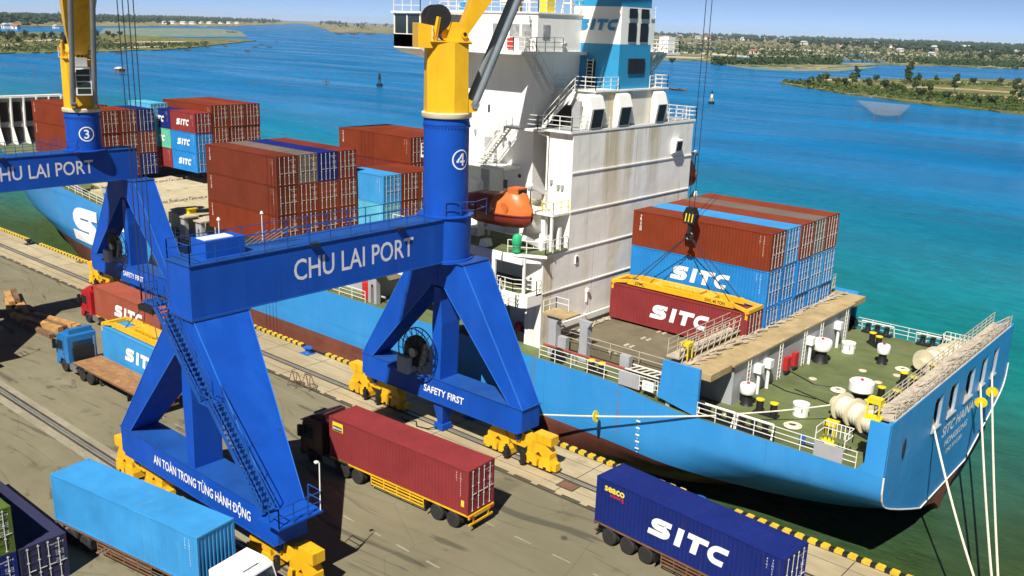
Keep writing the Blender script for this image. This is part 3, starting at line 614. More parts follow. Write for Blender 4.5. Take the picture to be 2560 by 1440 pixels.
# water things
def stake(px, py, h, group='fishing stakes in the water'):
    p = atz(px, py, WZ); mb = MB().tube((p.x, p.y, WZ-1), (p.x+random.uniform(-.6, .6), p.y, WZ+h), .12, 5, .07)
    tag(mb.build('fishing_stake', 'timber_dark', loc=(p.x, p.y, WZ)), 'thin dark stake standing in the open water', 'stake', group)
for i in range(7): stake(714 + i*40 + random.uniform(-8, 8), 186+random.uniform(-2, 2), random.uniform(3.5, 5.5))
for px, py, h in ((85, 195, 5), (82, 190, 3), (2097, 240, 5), (2130, 300, 6), (1728, 218, 3), (1812, 215, 3), (632, 222, 4), (645, 215, 3.5), (710, 218, 4), (2300, 250, 3.5), (2560, 310, 5), (1735, 205, 3), (965, 165, 4), (985, 176, 4)): stake(px, py, h)
def buoy(px, py, h, label, dark):
    p = atz(px, py, WZ); t = thing('channel_buoy', label, 'buoy', (p.x, p.y, WZ)); x, y, z = p
    MB().lathe((x, y, z), [(h*.16, -.3), (h*.22, .1), (h*.22, h*.16), (h*.12, h*.2)], 12).build('float', 'black', t, True)
    mb = MB()
    for a in range(4):
        q = a*math.pi/2+.4; mb.tube((x+h*.12*math.cos(q), y+h*.12*math.sin(q), z+h*.18), (x+h*.04*math.cos(q), y+h*.04*math.sin(q), z+h*.72), h*.018, 5)
    mb.build('lattice', 'black' if dark else 'letter_yellow', t)
    MB().lathe((x, y, z+h*.45), [(h*.09, 0), (h*.09, h*.22)], 10).build('body', 'black' if dark else 'letter_white', t)
    MB().lathe((x, y, z+h*.72), [(h*.05, 0), (h*.08, h*.06), (h*.06, h*.16), (.01, h*.26)], 10).build('lamp', 'black', t)
buoy(949, 216, 7.5, 'dark channel buoy beyond the container stacks', True); buoy(1778, 260, 6.5, 'black and yellow channel buoy beside the hoist ropes', False)
def boat(px, py, L, rz, label, group=None):
    p = atz(px, py, WZ); t = thing('wooden_boat', label, 'boat', (p.x, p.y, WZ), group); c, s = math.cos(rz), math.sin(rz)
    st = [(-.5, .10, .35), (-.3, .15, .18), (0, .16, .12), (.3, .13, .18), (.5, .02, .42)]; v = []
    for f_, w_, hz in st:
        for yy, zz in ((-w_, hz+.12), (-w_*.6, -.03), (w_*.6, -.03), (w_, hz+.12)):
            xx, y2 = f_*L, yy*L; v.append((p.x+c*xx-s*y2, p.y+s*xx+c*y2, WZ+zz*L*.25))
    f = [(4*i+j, 4*i+j+1, 4*i+5+j, 4*i+4+j) for i in range(4) for j in range(3)] + [(0, 1, 2, 3), (16, 17, 18, 19)]
    MB().add(v, f).build('hull', 'timber_dark', t)
    MB().box(p.x-L*.12, p.x+L*.10, p.y-L*.07, p.y+L*.07, WZ+.1, WZ+L*.12).build('cabin', 'timber_dark', t)
boat(1695, 226, 11, .1, 'dark flat boat lying low behind the funnel')
for px, py in ((520, 120), (565, 116), (640, 118), (655, 113), (675, 118), (692, 104), (470, 126), (620, 128), (300, 133), (125, 135)): boat(px, py, 9, random.uniform(-.4, .4), 'small dark fishing boat off the low peninsula', 'small boats off the peninsula')
for px, py in ((850, 86), (885, 86), (925, 86), (580, 82)): boat(px, py, 26, .3, 'large dark wooden boat moored by the far bank', 'boats moored at the far bank')
# stilt hut
p = atz(301, 188, WZ); t = thing('stilt_hut', 'small fishing hut on stilts in open water', 'hut', (p.x, p.y, WZ)); x, y, z = p
mb = MB()
for a in (-2, 2):
    for c_ in (-1.5, 1.5): mb.tube((x+a, y+c_, z-1), (x+a, y+c_, z+3), .15, 5)
mb.build('stilt', 'timber_dark', t); MB().box(x-2.4, x+2.4, y-1.8, y+1.8, z+1.6, z+3.4).build('wall', 'timber_dark', t); MB().prism([(y-2.2, z+3.4), (y+2.2, z+3.4), (y, z+4.4)], 'x', x-2.7, x+2.7).build('roof', 'roof_grey', t)
p = atz(815, 212, WZ); t = thing('fishing_platform', 'small dark stake platform in the open water', 'platform', (p.x, p.y, WZ)); x, y, z = p
mb = MB()
for a in (-1, 1):
    for c_ in (-1, 1): mb.tube((x+a, y+c_, z-1), (x+a, y+c_, z+3.2), .12, 5)
mb.build('stilt', 'timber_dark', t); MB().box(x-1.3, x+1.3, y-1.3, y+1.3, z+1.7, z+1.9).build('deck', 'timber_dark', t)
# lift net
m, n, l, b = nodes('net'); b.inputs['Base Color'].default_value = (.40, .31, .18, 1); b.inputs['Roughness'].default_value = .9; b.inputs['Alpha'].default_value = .24
q = [atz(*c_) for c_ in ((2140, 262, WZ+1), (2275, 275, WZ+1), (2248, 303, WZ+1), (2185, 300, WZ+1))]
ctr = sum(q, Vector())/4; t = thing('lift_net', 'tan square fishing lift net hung over the water', 'net', (ctr.x, ctr.y, WZ))
mb = MB(); N = 6; vv = []
for i in range(N+1):
    for j_ in range(N+1):
        u, v_ = i/N, j_/N; pp = q[0].lerp(q[1], u).lerp(q[3].lerp(q[2], u), v_); sag = 16*u*(1-u)*v_*(1-v_)
        vv.append(Vector((pp.x, pp.y, WZ+3.2-2.6*sag)))
mb.add(vv, [(i*(N+1)+j_, (i+1)*(N+1)+j_, (i+1)*(N+1)+j_+1, i*(N+1)+j_+1) for i in range(N) for j_ in range(N)]).build('netting', 'net', t, True)
for c_ in q: MB().tube((c_.x, c_.y, WZ-1), (c_.x, c_.y, WZ+5), .12, 5, .07).build('pole', 'timber_dark', t)
# ------------------------------------------------------------------ portal cranes
def aframe(mb_parent, cx, yf, yb0, yb1, topw, blue='crane_blue', text_s=None):
    """A-frame of a crane: sill, two legs, post. front face yf (land side), back face yb0 at sill to yb1 at top"""
    z0, z1, zt = 2.35, 4.15, 13.3
    yb = lambda q: yb0 + (yb1-yb0)*max(0, min(1, (q[1]-z1)/(zt-z1)))
    MB().prism([(cx-8.3, z0+.15), (cx-7.9, z0), (cx+7.9, z0), (cx+8.3, z0+.15), (cx+8.3, z1), (cx-8.3, z1)], 'y', yf, yb0).build('sill_beam', blue, mb_parent)
    for s in (-1, 1):
        P = [(8.3, z1), (7.15, z1), (7.05, z1+.1), (.95, 10.95), (.7, 11.3), (.02, 11.35), (.02, zt), (topw, zt)]
        P = [(cx+s*a, c) for a, c in P]
        if s > 0: P = P[::-1]
        MB().prism(P, 'y', yf+.03, lambda q: yb(q)-.03).build('leg', blue, mb_parent)
    for s in (-1, 1):
        e = MB().path([(cx+s*7.05, yf+.03, z1+.1), (cx+s*.95, yf+.03, 10.95), (cx+s*.7, yf+.03, 11.3)], .03, 4); e.build('edge_bead', 'crane_edge_highlight', mb_parent)
        MB().tube((cx+s*8.3, yf+.03, z1), (cx+s*topw, yf+.03, zt), .035, 4).build('edge_bead', 'crane_edge_highlight', mb_parent)
        MB().tube((cx+s*8.3, yb0-.03, z1), (cx+s*topw, yb1-.03, zt), .03, 4).build('edge_bead', 'crane_edge_highlight', mb_parent)
        for zz in (6.6, 9.2):
            ob = 8.3-(8.3-topw)*(zz-z1)/(zt-z1); ib = max(0, 7.05-(7.05-.95)*(zz-z1-.1)/(10.95-z1-.1))
            MB().box(*sorted((cx+s*(ib+.03), cx+s*(ob-.03))), yf+.0245, yf+.04, zz-.025, zz+.025).build('weld_seam', 'crane_rail_blue', mb_parent)
    MB().prism([(cx-.36, z1), (cx+.36, z1), (cx+.5, 8.5), (cx+.3, 11.2), (cx-.3, 11.2), (cx-.5, 8.5)], 'y', yf+.02, lambda q: yb0-.05).build('post', blue, mb_parent)
    for q in ((cx-8.38, cx+8.38, yf-.05, yb0+.05, z1, z1+.05), (cx-8.0, cx+8.0, yf-.05, yb0+.05, z0-.04, z0), (cx-topw-.08, cx+topw+.08, yf-.1, yb1+.06, zt, zt+.07)): MB().box(*q).build('flange', 'crane_rail_blue', mb_parent)
def bogie(parent, x, y, motors, outer=1):
    b = MB()
    b.prism([(x-.95, 2.15), (x-1.2, 1.75), (x-.55, 1.15), (x+.55, 1.15), (x+1.2, 1.75), (x+.95, 2.15), (x+.3, 2.2), (x+.22, 1.75), (x-.22, 1.75), (x-.3, 2.2)], 'y', y-.3, y+.3)
    b.box(x-.16, x+.16, y-.42, y+.42, 1.5, 2.4)
    m = b.build('bogie', 'crane_yellow', parent)
    MB().prism([(x-.20, 2.45), (x+.20, 2.45), (x+.16, 1.7), (x, 1.55), (x-.16, 1.7)], 'y', y-.5, y+.5).build('pin_bracket', 'crane_blue', m)
    MB().tube((x, y-.54, 1.85), (x, y+.54, 1.85), .09, 10).build('pin', 'steel', m)
    for s in (-1, 1):
        xc = x+s*1.85
        MB().prism([(xc-1.0, .95), (xc-1.0, 1.35), (xc-.55, 2.0), (xc+.55, 2.0), (xc+1.0, 1.35), (xc+1.0, .95), (xc+.25, 1.05), (xc, 1.3), (xc-.25, 1.05)] if s else [], 'y', y-.36, y+.36).build('equalizer', 'crane_yellow', m)
        for k in (-.62, .62):
            xw = xc+k
            MB().prism([(xw-.52, .18), (xw-.52, .62), (xw-.36, 1.0), (xw+.36, 1.0), (xw+.52, .62), (xw+.52, .18), (xw+.16, .18), (xw+.12, .36), (xw-.12, .36), (xw-.16, .18)], 'y', y-.42, y+.42).build('wheel_box', 'crane_yellow', m)
            MB().lathe((xw, y-.14, .34), [(.33, 0), (.33, .06), (.28, .07), (.28, .22), (.33, .23), (.33, .28)], 14, 'y').build('wheel', 'steel', m)
    MB().box(x+outer*2.2-.75, x+outer*2.2+.75, y-.4, y+.4, 1.98, 2.62).build('ballast_box', 'crane_yellow', m)
    MB().box(x-outer*2.25-.5, x-outer*2.25+.5, y-.4, y+.4, 1.98, 2.25).build('ballast_box', 'crane_yellow', m)
    for xb in (x-3.1, x+3.1): MB().box(xb-.22, xb+.22, y-.26, y+.26, .2, .75).build('buffer', 'crane_yellow', m)
    if motors:
        for k in (-.75, .75):
            q = MB().lathe((x+k, y-.72, .28), [(.26, 0), (.26, .05), (.17, .06), (.19, .5), (.21, .52), (.21, .62), (.10, .66), (.10, .85)], 12); q.box(x+k-.13, x+k+.13, y-.75, y-.4, .3, .55)
            q.build('drive_motor', 'black', m)
def stair(parent, a, b, wd, side, mat, nt, nm='stair', rl=1.0):
    """stair from a (low) to b (high); side = unit vector across"""
    a, b, sd = Vector(a), Vector(b), Vector(side)*wd
    s = MB(); d = b-a
    for k in (0, 1): s.beam(a+sd*k, b+sd*k, .06, .26)
    st = s.build(nm, mat, parent)
    h = MB()
    for k in (0, 1):
        pts = [a+sd*k, b+sd*k]; nposts = max(2, int(d.length/1.6))
        for hh in (rl*.5, rl): h.tube(pts[0]+Vector((0, 0, hh)), pts[1]+Vector((0, 0, hh)), .026, 4)
        for i in range(nposts+1): q = pts[0].lerp(pts[1], i/nposts); h.tube(q, q+Vector((0, 0, rl)), .024, 4)
    h.build('handrail', mat, st)
    run = Vector((d.x, d.y, 0)); run = run.normalized() if run.length > .01 else Vector((1, 0, 0)); sn = Vector(side)
    tm = MB(); w2 = run*.13
    tm.hexa([-w2+Vector((0, 0, -.02)), w2+Vector((0, 0, -.02)), w2+sd+Vector((0, 0, -.02)), -w2+sd+Vector((0, 0, -.02)), -w2+Vector((0, 0, .02)), w2+Vector((0, 0, .02)), w2+sd+Vector((0, 0, .02)), -w2+sd+Vector((0, 0, .02))])
    me = tm.mesh('tread'); me.materials.append(MAT[mat])
    for i in range(nt):
        q = a.lerp(b, (i+.5)/nt); o = bpy.data.objects.new('tread', me); COL.objects.link(o); o.parent = st; o.location = q - ORG[parent.name]
    return st
def crane(cx, num, colY, colTop, hook, luff, label, motors=True, wide=True):
    T = thing('portal_crane', label, 'crane', (cx, -14, 0), 'blue portal cranes on the quay')
    LY, WY = -23.75, -3.8
    aframe(T, cx, LY-.95, LY+.95, LY+2.6, 1.22)
    aframe(T, cx, WY-.95, WY+.95, WY+1.7 if wide else WY+1.2, 2.5)
    for (x, y, mo) in ((cx-7.55, LY, 0), (cx+7.55, LY, 0), (cx-7.55, WY, 1), (cx+7.55, WY, 1)): bogie(T, x, y, mo, 1 if x > cx else -1)
    # main beam
    yend = colY + (.4 if wide else 4.6)
    zb, zt = 13.37, 16.45
    MB().box(cx-1.2, cx+1.2, LY-.98, yend, zb, zt).build('main_beam', 'crane_blue', T)
    for z in (zb-.0, zt-.05): MB().box(cx-1.27, cx+1.27, LY-1.05, yend+.05, z, z+.06).build('beam_flange', 'crane_rail_blue', T)
    for y in (-21.3, -17.2, -13.1, -9): MB().box(cx-1.206, cx+1.206, y-.02, y+.02, zb+.06, zt-.05).build('beam_seam', 'crane_blue', T)
    # lettering (tall capitals on the +X face)
    ye = (-8.25, -17.95) if wide else (-8.1, -17.8)
    lt = MB(); text(lt, 'CHU LAI PORT', (cx+1.212, (ye[0]+ye[1])/2, zb+1.63), (0, 1, 0), (0, 0, 1), width=abs(ye[0]-ye[1]), height=1.32, bold=.01); lt.build('lettering', 'letter_grey', T)
    lt = MB(); text(lt, 'SAFETY FIRST', (cx+.75, WY-.96, 3.2), (1, 0, 0), (0, 0, 1), width=4.1, height=.56, bold=.02, shear=.1); lt.build('lettering', 'letter_white', T)
    lt = MB(); VN = 'AN TO\u00c0N TRONG T\u1eeaNG H\u00c0NH D\u1ed8NG'; text(lt, VN, (cx+.75, LY-.96, 3.27), (1, 0, 0), (0, 0, 1), width=10.2, height=1.0, bold=.02, shear=.08)
    g_ = TG[(VN, .02)]; pw = text_geo('AN TO\u00c0N TRONG T\u1eeaNG H\u00c0NH D', .02)[2]-text_geo('D', .02)[2]; k_ = 10.2/g_[2]; xD = cx+.75-5.1+pw*k_; kz = 1.0/g_[3]; hD = text_geo('D', .02)[3]*kz; zD = 3.27-.5+(g_[3]-text_geo('H\u00c0', .02)[3])*0+kz*(text_geo('D\u1ed8', .02)[3]-text_geo('\u00d4', .02)[3])+hD/2
    lt.add([(xD-.07, LY-.963, zD-.045), (xD+.16, LY-.963, zD-.045), (xD+.16, LY-.963, zD+.045), (xD-.07, LY-.963, zD+.045)], [(0, 1, 2, 3)])
    lt.build('lettering', 'letter_white', T)
    # column
    R0 = 1.58
    MB().lathe((cx, colY, 0), ([(R0+.42, zb-.12), (R0+.42, zb+.1), (R0+.25, zb+.12), (R0+.25, zt+.02)] if wide else [(1.15, zt-.3), (1.15, zt+.02)]) + [ (R0+.4, zt+.03), (R0+.4, zt+.12), (R0, zt+.14), (R0, colTop-.5), (R0+.03, colTop-.48), (R0+.03, colTop-.3), (R0, colTop-.28), (R0, colTop)], 40).build('column', 'crane_blue', T, True)
    bo = MB()
    for i in range(44): a = 2*math.pi*i/44; bo.tube((cx+(R0+.05)*math.cos(a), colY+(R0+.05)*math.sin(a), colTop-.62), (cx+(R0+.05)*math.cos(a), colY+(R0+.05)*math.sin(a), colTop-.5), .035, 5)
    bo.build('bolt_ring', 'crane_rail_blue', T)['kind'] = 'stuff'
    MB().lathe((cx, colY, colTop), [(R0+.12, 0), (R0+.16, .06), (R0+.16, .32), (R0+.08, .38)], 40).build('slewing_ring', 'crane_beige', T, True)
    # number roundel wrapped on the column (faces camera side)
    va = math.atan2(CPOS.y-colY, CPOS.x-cx) + (.70 if wide else .17)
    zc = zt + (4.05 if wide else (colTop-zt)*.46); rr = .70
    def wrap(mb_):
        mb_.v = [(cx+(R0+.012)*math.cos(va+q[0]/R0), colY+(R0+.012)*math.sin(va+q[0]/R0), zc+q[1]) for q in mb_.v]; return mb_
    rg = MB(); N = 36
    rg.add([(rr*math.cos(2*math.pi*i/N), rr*math.sin(2*math.pi*i/N), 0) for i in range(N)] + [(rr*.86*math.cos(2*math.pi*i/N), rr*.86*math.sin(2*math.pi*i/N), 0) for i in range(N)], [(i, (i+1) % N, N+(i+1) % N, N+i) for i in range(N)])
    wrap(rg).build('number_ring', 'letter_white', T)
    dg = MB()
    if num == 4:
        dg.add([(.06, -.42, 0), (.22, -.42, 0), (.22, .43, 0), (.06, .43, 0), (-.38, -.2, 0), (.06, -.2, 0), (.06, -.06, 0), (-.38, -.06, 0), (.22, -.2, 0), (.36, -.2, 0), (.36, -.06, 0), (.22, -.06, 0), (-.36, -.06, 0), (-.17, -.06, 0), (.06, .22, 0), (.06, .43, 0)], [(0, 1, 2, 3), (4, 5, 6, 7), (8, 9, 10, 11), (12, 13, 14, 15)])
    else: text(dg, str(num), (0, 0, 0), (1, 0, 0), (0, 1, 0), height=.86, bold=.015)
    wrap(dg).build('number', 'letter_white', T)
    # walkway rails on the beam
    for pts in ([(cx+1.15, yend-3.6, zt), (cx+1.15, LY-.9, zt), (cx-1.15, LY-.9, zt), (cx-1.15, yend-3.6, zt)],):
        MB().rail([Vector(q)+Vector((0, 0, .01)) for q in pts], 1.1, .028, 1.55, 1).build('railing', 'crane_rail_blue', T)
    if wide: MB().rail([(cx+1.2, -5.2, zt), (cx+2.3, -3.4, zt), (cx+1.9, -1.8, zt)], 1.15, .03, 1.2, 1).build('railing', 'crane_rail_blue', T)
    MB().box(cx-1.0, cx+.5, LY+.5, LY+3.0, zt+.0, zt+1.0).build('cable_box', 'crane_blue', T); MB().box(cx-.6, cx+.3, LY+.6, LY+2.4, zt+1.0, zt+1.05).build('box_lid', 'cab_white', T)
    for y in (-16.5, -9.5): MB().box(cx+1.25, cx+1.55, y-.3, y+.3, zt-.1, zt+.05).build('floodlight', 'black', T)
    for y in (-21.5, -18.6):
        q = MB().tube((cx-.9, y, zt), (cx-.9, y, zt+1.7), .03, 5); q.lathe((cx-.9, y, zt+1.7), [(.03, 0), (.11, .08), (.07, .2), (.02, .24)], 8); q.build('lamp_post', 'rail_white', T)
    bz = MB()
    for i in range(6): bz.beam((cx-1, LY+3.6+i*.45, zt), (cx+.2, LY+4.2+i*.5, zt+1.0), .06, .06)
    bz.build('cable_tray', 'steel', T)
    # stair down the landside frame (land face) to a low platform at the +X foot
    yS = LY-1.75
    stair(T, (cx+8.2, yS, 4.6), (cx+3.7, yS, 9.3), .75, (0, 1, 0), 'crane_rail_blue', 20)
    MB().box(cx+2.7, cx+3.8, yS-.05, yS+.85, 9.25, 9.31).build('landing', 'crane_rail_blue', T)
    stair(T, (cx+2.8, yS, 9.3), (cx-1.5, yS, 13.9), .75, (0, 1, 0), 'crane_rail_blue', 20)
    MB().box(cx-2.6, cx-1.3, yS-.1, yS+.9, 13.85, 13.91).build('landing', 'crane_rail_blue', T)
    rl = MB().rail([(cx+3.8, yS+.0, 9.3), (cx+2.8, yS, 9.3)], 1, .025, .6, 1); rl.rail([(cx-1.4, yS-.05, 13.9), (cx-2.6, yS-.05, 13.9), (cx-2.6, yS+.9, 13.9)], 1, .025, .7, 1); rl.build('railing', 'crane_rail_blue', T)
    MB().hexa([(cx+8.0, LY-1.9, 4.35), (cx+9.8, LY-1.9, 4.35), (cx+9.8, LY+.9, 4.35), (cx+8.0, LY+.9, 4.35), (cx+8.0, LY-1.9, 4.47), (cx+9.8, LY-1.9, 4.47), (cx+9.8, LY+.9, 4.47), (cx+8.0, LY+.9, 4.47)]).build('platform', 'crane_blue', T)
    rl = MB().rail([(cx+8.9, LY-1.85, 4.47), (cx+9.75, LY-1.85, 4.47), (cx+9.75, LY+.85, 4.47), (cx+8.6, LY+.85, 4.47)], 1.1, .03, 1.0, 1); rl.build('railing', 'crane_rail_blue', T)
    q = MB().tube((cx+9.7, LY+.8, 4.47), (cx+9.7, LY+.8, 7.2), .035, 6); q.lathe((cx+9.45, LY+.8, 7.1), [(.03, .14), (.14, .08), (.11, 0), (.02, -.04)], 8); q.build('lamp_post', 'rail_white', T)
    for x_, z in ((5.6, 7.3), (3.9, 9.6)): MB().tube((cx+x_, LY-.95, z), (cx+x_, LY-1.5, z+.35), .05, 6).build('lamp_bracket', 'crane_rail_blue', T)
    # cable reel and power box at the water side frame
    xr = cx-1.55; yr = WY-1.45
    rg = MB(); N = 28; Rr = 1.75; zc2 = 6.1
    for k in (-.22, .22):
        pts = [Vector((xr+Rr*math.cos(2*math.pi*i/N), yr+k, zc2+Rr*math.sin(2*math.pi*i/N))) for i in range(N+1)]; rg.path(pts, .045, 4)
        for i in range(0, N, 2): rg.tube((xr, yr+k, zc2), pts[i], .03, 4)
    rl_ = rg.build('cable_reel', 'black', T)
    MB().lathe((xr, yr-.18, zc2), [(1.2, 0), (1.2, .36)], 24, 'y').build('cable_coil', 'black', rl_); MB().lathe((xr, yr-.5, zc2), [(.35, 0), (.35, .9)], 14, 'y').build('hub', 'steel', rl_)
    MB().box(xr-1.4, xr-.3, yr-.7, yr+.3, 4.35, 5.6).build('power_box', 'ship_grey', T)
    MB().box(xr-3.2, xr+.4, WY-1.5, WY-.95, 4.0, 4.2).build('reel_bracket', 'crane_blue', T)
    # cable guide leg under the sill
    g = MB(); g.hexa([(cx-.25, WY-.5, .5), (cx+.25, WY-.5, .5), (cx+.25, WY+.1, .5), (cx-.25, WY+.1, .5), (cx-.55, WY-.8, 2.35), (cx+.55, WY-.8, 2.35), (cx+.55, WY+.5, 2.35), (cx-.55, WY+.5, 2.35)]); g.box(cx-.45, cx+.45, WY-.7, WY+.3, .06, .5)
    g.build('storm_anchor', 'crane_blue', T)
    # ---- superstructure, turned toward the hook
    hx, hy = hook[0]-cx, hook[1]-colY; dist = math.hypot(hx, hy); f = Vector((hx/dist, hy/dist, 0)); sd = Vector((-f.y, f.x, 0)); C = Vector((cx, colY, 0)); Z = Vector((0, 0, 1))
    def L(a, b_, z): return C + f*a + sd*b_ + Z*z
    zt0, zt1 = colTop+.38, colTop+5.0
    poly = [(1.25, -1.15), (1.25, 1.15), (.2, 1.55), (-.9, 1.35), (-1.5, .6), (-1.5, -.6), (-.9, -1.35), (.2, -1.55)]
    tw = MB(); n_ = len(poly); tw.add([L(a, b_, zt0) for a, b_ in poly]+[L(a*.98, b_*.95, zt1) for a, b_ in poly], [tuple(range(n_))[::-1], tuple(range(n_, 2*n_))]+[(i, (i+1) % n_, n_+(i+1) % n_, n_+i) for i in range(n_)])
    tower = tw.build('slewing_tower', 'crane_yellow', T)
    br = MB()
    for s in (-1, 1):
        for (a0, a1, zz0, zz1) in ((.9, 1.9, zt0-.05, zt0+1.15),):
            q = [L(a0, s*.95-.12, zz0), L(a1, s*.95-.12, zz0+.15), L(a1+.1, s*.95-.12, zz0+.6), L(a0, s*.95-.12, zz1), L(a0, s*.95+.12, zz0), L(a1, s*.95+.12, zz0+.15), L(a1+.1, s*.95+.12, zz0+.6), L(a0, s*.95+.12, zz1)]
            br.add(q, [(0, 1, 2, 3), (7, 6, 5, 4), (0, 4, 5, 1), (1, 5, 6, 2), (2, 6, 7, 3), (3, 7, 4, 0)])
        br.add([L(1.5, s*.8-.14, zt1-.1), L(-.3, s*.8-.14, zt1-.1), L(.1, s*.8-.14, zt1+1.3), L(.6, s*.8-.14, zt1+1.3), L(1.5, s*.8+.14, zt1-.1), L(-.3, s*.8+.14, zt1-.1), L(.1, s*.8+.14, zt1+1.3), L(.6, s*.8+.14, zt1+1.3)], [(0, 1, 2, 3), (7, 6, 5, 4), (0, 4, 5, 1), (1, 5, 6, 2), (2, 6, 7, 3), (3, 7, 4, 0)])
    br.build('boom_bracket', 'crane_yellow', tower)
    ho = MB(); ho.hexa([L(-2.2, -1.1, zt1-.4), L(-1.0, -1.1, zt1-.4), L(-1.0, 1.1, zt1-.4), L(-2.2, 1.1, zt1-.4), L(-2.2, -1.1, zt1+1.2), L(-1.0, -1.1, zt1+1.0), L(-1.0, 1.1, zt1+1.0), L(-2.2, 1.1, zt1+1.2)]); ho.build('machinery_box', 'crane_yellow', tower)
    dk = MB(); dk.hexa([L(-1.4, -1.4, zt1), L(1.4, -1.4, zt1), L(1.4, 1.4, zt1), L(-1.4, 1.4, zt1), L(-1.4, -1.4, zt1+.08), L(1.4, -1.4, zt1+.08), L(1.4, 1.4, zt1+.08), L(-1.4, 1.4, zt1+.08)]); dk.build('top_deck', 'crane_yellow', tower)
    dm_ = MB(); dm_.tube(L(-.8, -.9, zt1+1.55), L(-.8, .9, zt1+1.55), .5, 18)
    for s in (-.9, .9): dm_.tube(L(-.8, s-.05, zt1+1.55), L(-.8, s+.05, zt1+1.55), .85, 22)
    dm_.build('winch_drum', 'black', tower)
    dm_ = MB(); dm_.beam(L(-1.1, -1, zt1), L(-.8, -1, zt1+1.6), .25, .2); dm_.beam(L(-1.1, 1, zt1), L(-.8, 1, zt1+1.6), .25, .2); dm_.tube(L(-.2, -.6, zt1+.45), L(-.2, .6, zt1+.45), .36, 14); dm_.build('winch_frame', 'crane_yellow', tower)
    MB().rail([L(-1.3, -1.35, zt1), L(-1.3, 1.35, zt1), L(.5, 1.35, zt1)], 1.0, .025, 1, 1).build('railing', 'rail_white', tower)
    # boom
    pv = L(.95, 0, zt1+.55); zt_ = pv.z + (dist-.95)*math.tan(luff); tip = Vector((hook[0], hook[1], zt_)); bd = (tip-pv).normalized(); bn = sd.cross(bd).normalized()
    if bn.z < 0: bn = -bn
    LB = (tip-pv).length; bm = MB(); secs = [(0, .55, .30), (.06, .85, .55), (.16, 1.0, .95), (.5, .85, .8), (1, .45, .4)]; pr = None; vv = []; ff = []
    if not wide: secs = [(0, .7, .45), (.05, 1.15, .8), (.12, 1.5, 1.25), (.3, 1.3, 1.1), (.6, .9, .8), (1, .45, .4)]
    for t_, w_, h_ in secs:
        c = pv + bd*LB*t_; vv += [c-sd*w_-bn*h_, c+sd*w_-bn*h_, c+sd*w_+bn*h_, c-sd*w_+bn*h_]
    for i in range(len(secs)-1): ff += [(4*i+k_, 4*i+(k_+1) % 4, 4*i+4+(k_+1) % 4, 4*i+4+k_) for k_ in range(4)]
    ff += [(3, 2, 1, 0), (4*len(secs)-4, 4*len(secs)-3, 4*len(secs)-2, 4*len(secs)-1)]
    bo = bm.add(vv, ff).build('boom', 'crane_yellow', T)
    MB().tube(pv-sd*1.1, pv+sd*1.1, .26, 16).build('pivot_pin', 'crane_yellow', bo); MB().tube(pv-sd*1.14, pv+sd*1.14, .12, 12).build('pivot_cap', 'black', bo)
    for s in (-1, 1):
        a = L(1.75, s*.95, zt0+.55); e = pv + bd*LB*.42 - bn*.9 + sd*s*.85; mid = a.lerp(e, .56)
        cy = MB().tube(a, mid, .24, 14); cy.tube(mid-(e-a).normalized()*.35, mid, .29, 14); cy.tube(a-sd*.2, a+sd*.2, .3, 12); c_ = cy.build('luffing_cylinder', 'cyl_grey', T)
        MB().tube(mid, e, .14, 12).build('piston_rod', 'chrome', c_)
    # driver cab hung on the tower side, for the further crane it faces the camera
    if not wide:
        cb = L(1.75, 0, colTop+2.6); q = MB(); 
        def cbx(a0, a1, b0, b1, z0, z1): return [L(a0, b0, z0), L(a1, b0, z0), L(a1, b1, z0), L(a0, b1, z0), L(a0, b0, z1), L(a1, b0, z1), L(a1, b1, z1), L(a0, b1, z1)]
        cab = MB().hexa(cbx(1.15, 2.5, -.7, .7, colTop+1.7, colTop+4.2)).build('driver_cab', 'cab_white', T)
        for i in range(4): MB().hexa(cbx(2.49, 2.53, -.58, .58, colTop+1.85+i*.58, colTop+2.33+i*.58)).build('window', 'glass', cab)
        for s in (-1, 1): MB().hexa(cbx(1.4, 2.35, s*.71-.02, s*.71+.02, colTop+2.3, colTop+3.8)).build('window', 'glass', cab)
        hx2 = MB().hexa(cbx(1.1, 2.0, -.55, .55, colTop+4.3, colTop+5.1)); hx2.build('air_conditioner', 'ship_grey', T)
        st2 = MB()
        for s in (-.3, .1, .45): st2.tube(L(1.3, s, colTop+5.0), L(1.5, s+.2, colTop+6.6), .06, 5)
        st2.build('hose', 'crane_yellow', T)
    # hoist ropes
    zr = hook[2]
    rp = MB()
    for dx, dy in (((-.22, -.1), (.22, .1)) if wide else ((-.9, -.25), (-.3, -.1), (.3, .1), (.9, .25))): rp.tube((hook[0]+dx, hook[1]+dy, zt_), (hook[0]+dx*.8, hook[1]+dy*.8, zr), .028 if wide else .04, 5)
    rp.build('hoist_rope', 'wire', T)
    return T
HOOK4 = (-31.6, 11.9, 16.2)
crane(-42.2, 4, -4.0, 23.25, HOOK4, R(62), 'blue portal crane marked 4 with yellow boom above the container ship house')
HOOK3 = (-65.6, -14.35, 6.6)
crane(-87.5, 3, -8.2, 20.2, HOOK3, R(66), 'blue portal crane marked 3 beyond the wooden beams with white driver cab', wide=False)
# ------------------------------------------------------------------ container ship
YN, YF, YC = 1.5, 29.0, 15.25
SHIP = thing('container_ship', 'blue container ship with red boot topping and white house moored at the quay', 'ship', (-60, YC, WZ))
def sp(mb, name, mat, parent=None, smooth=False): return mb.build(name, mat, parent or SHIP, smooth)
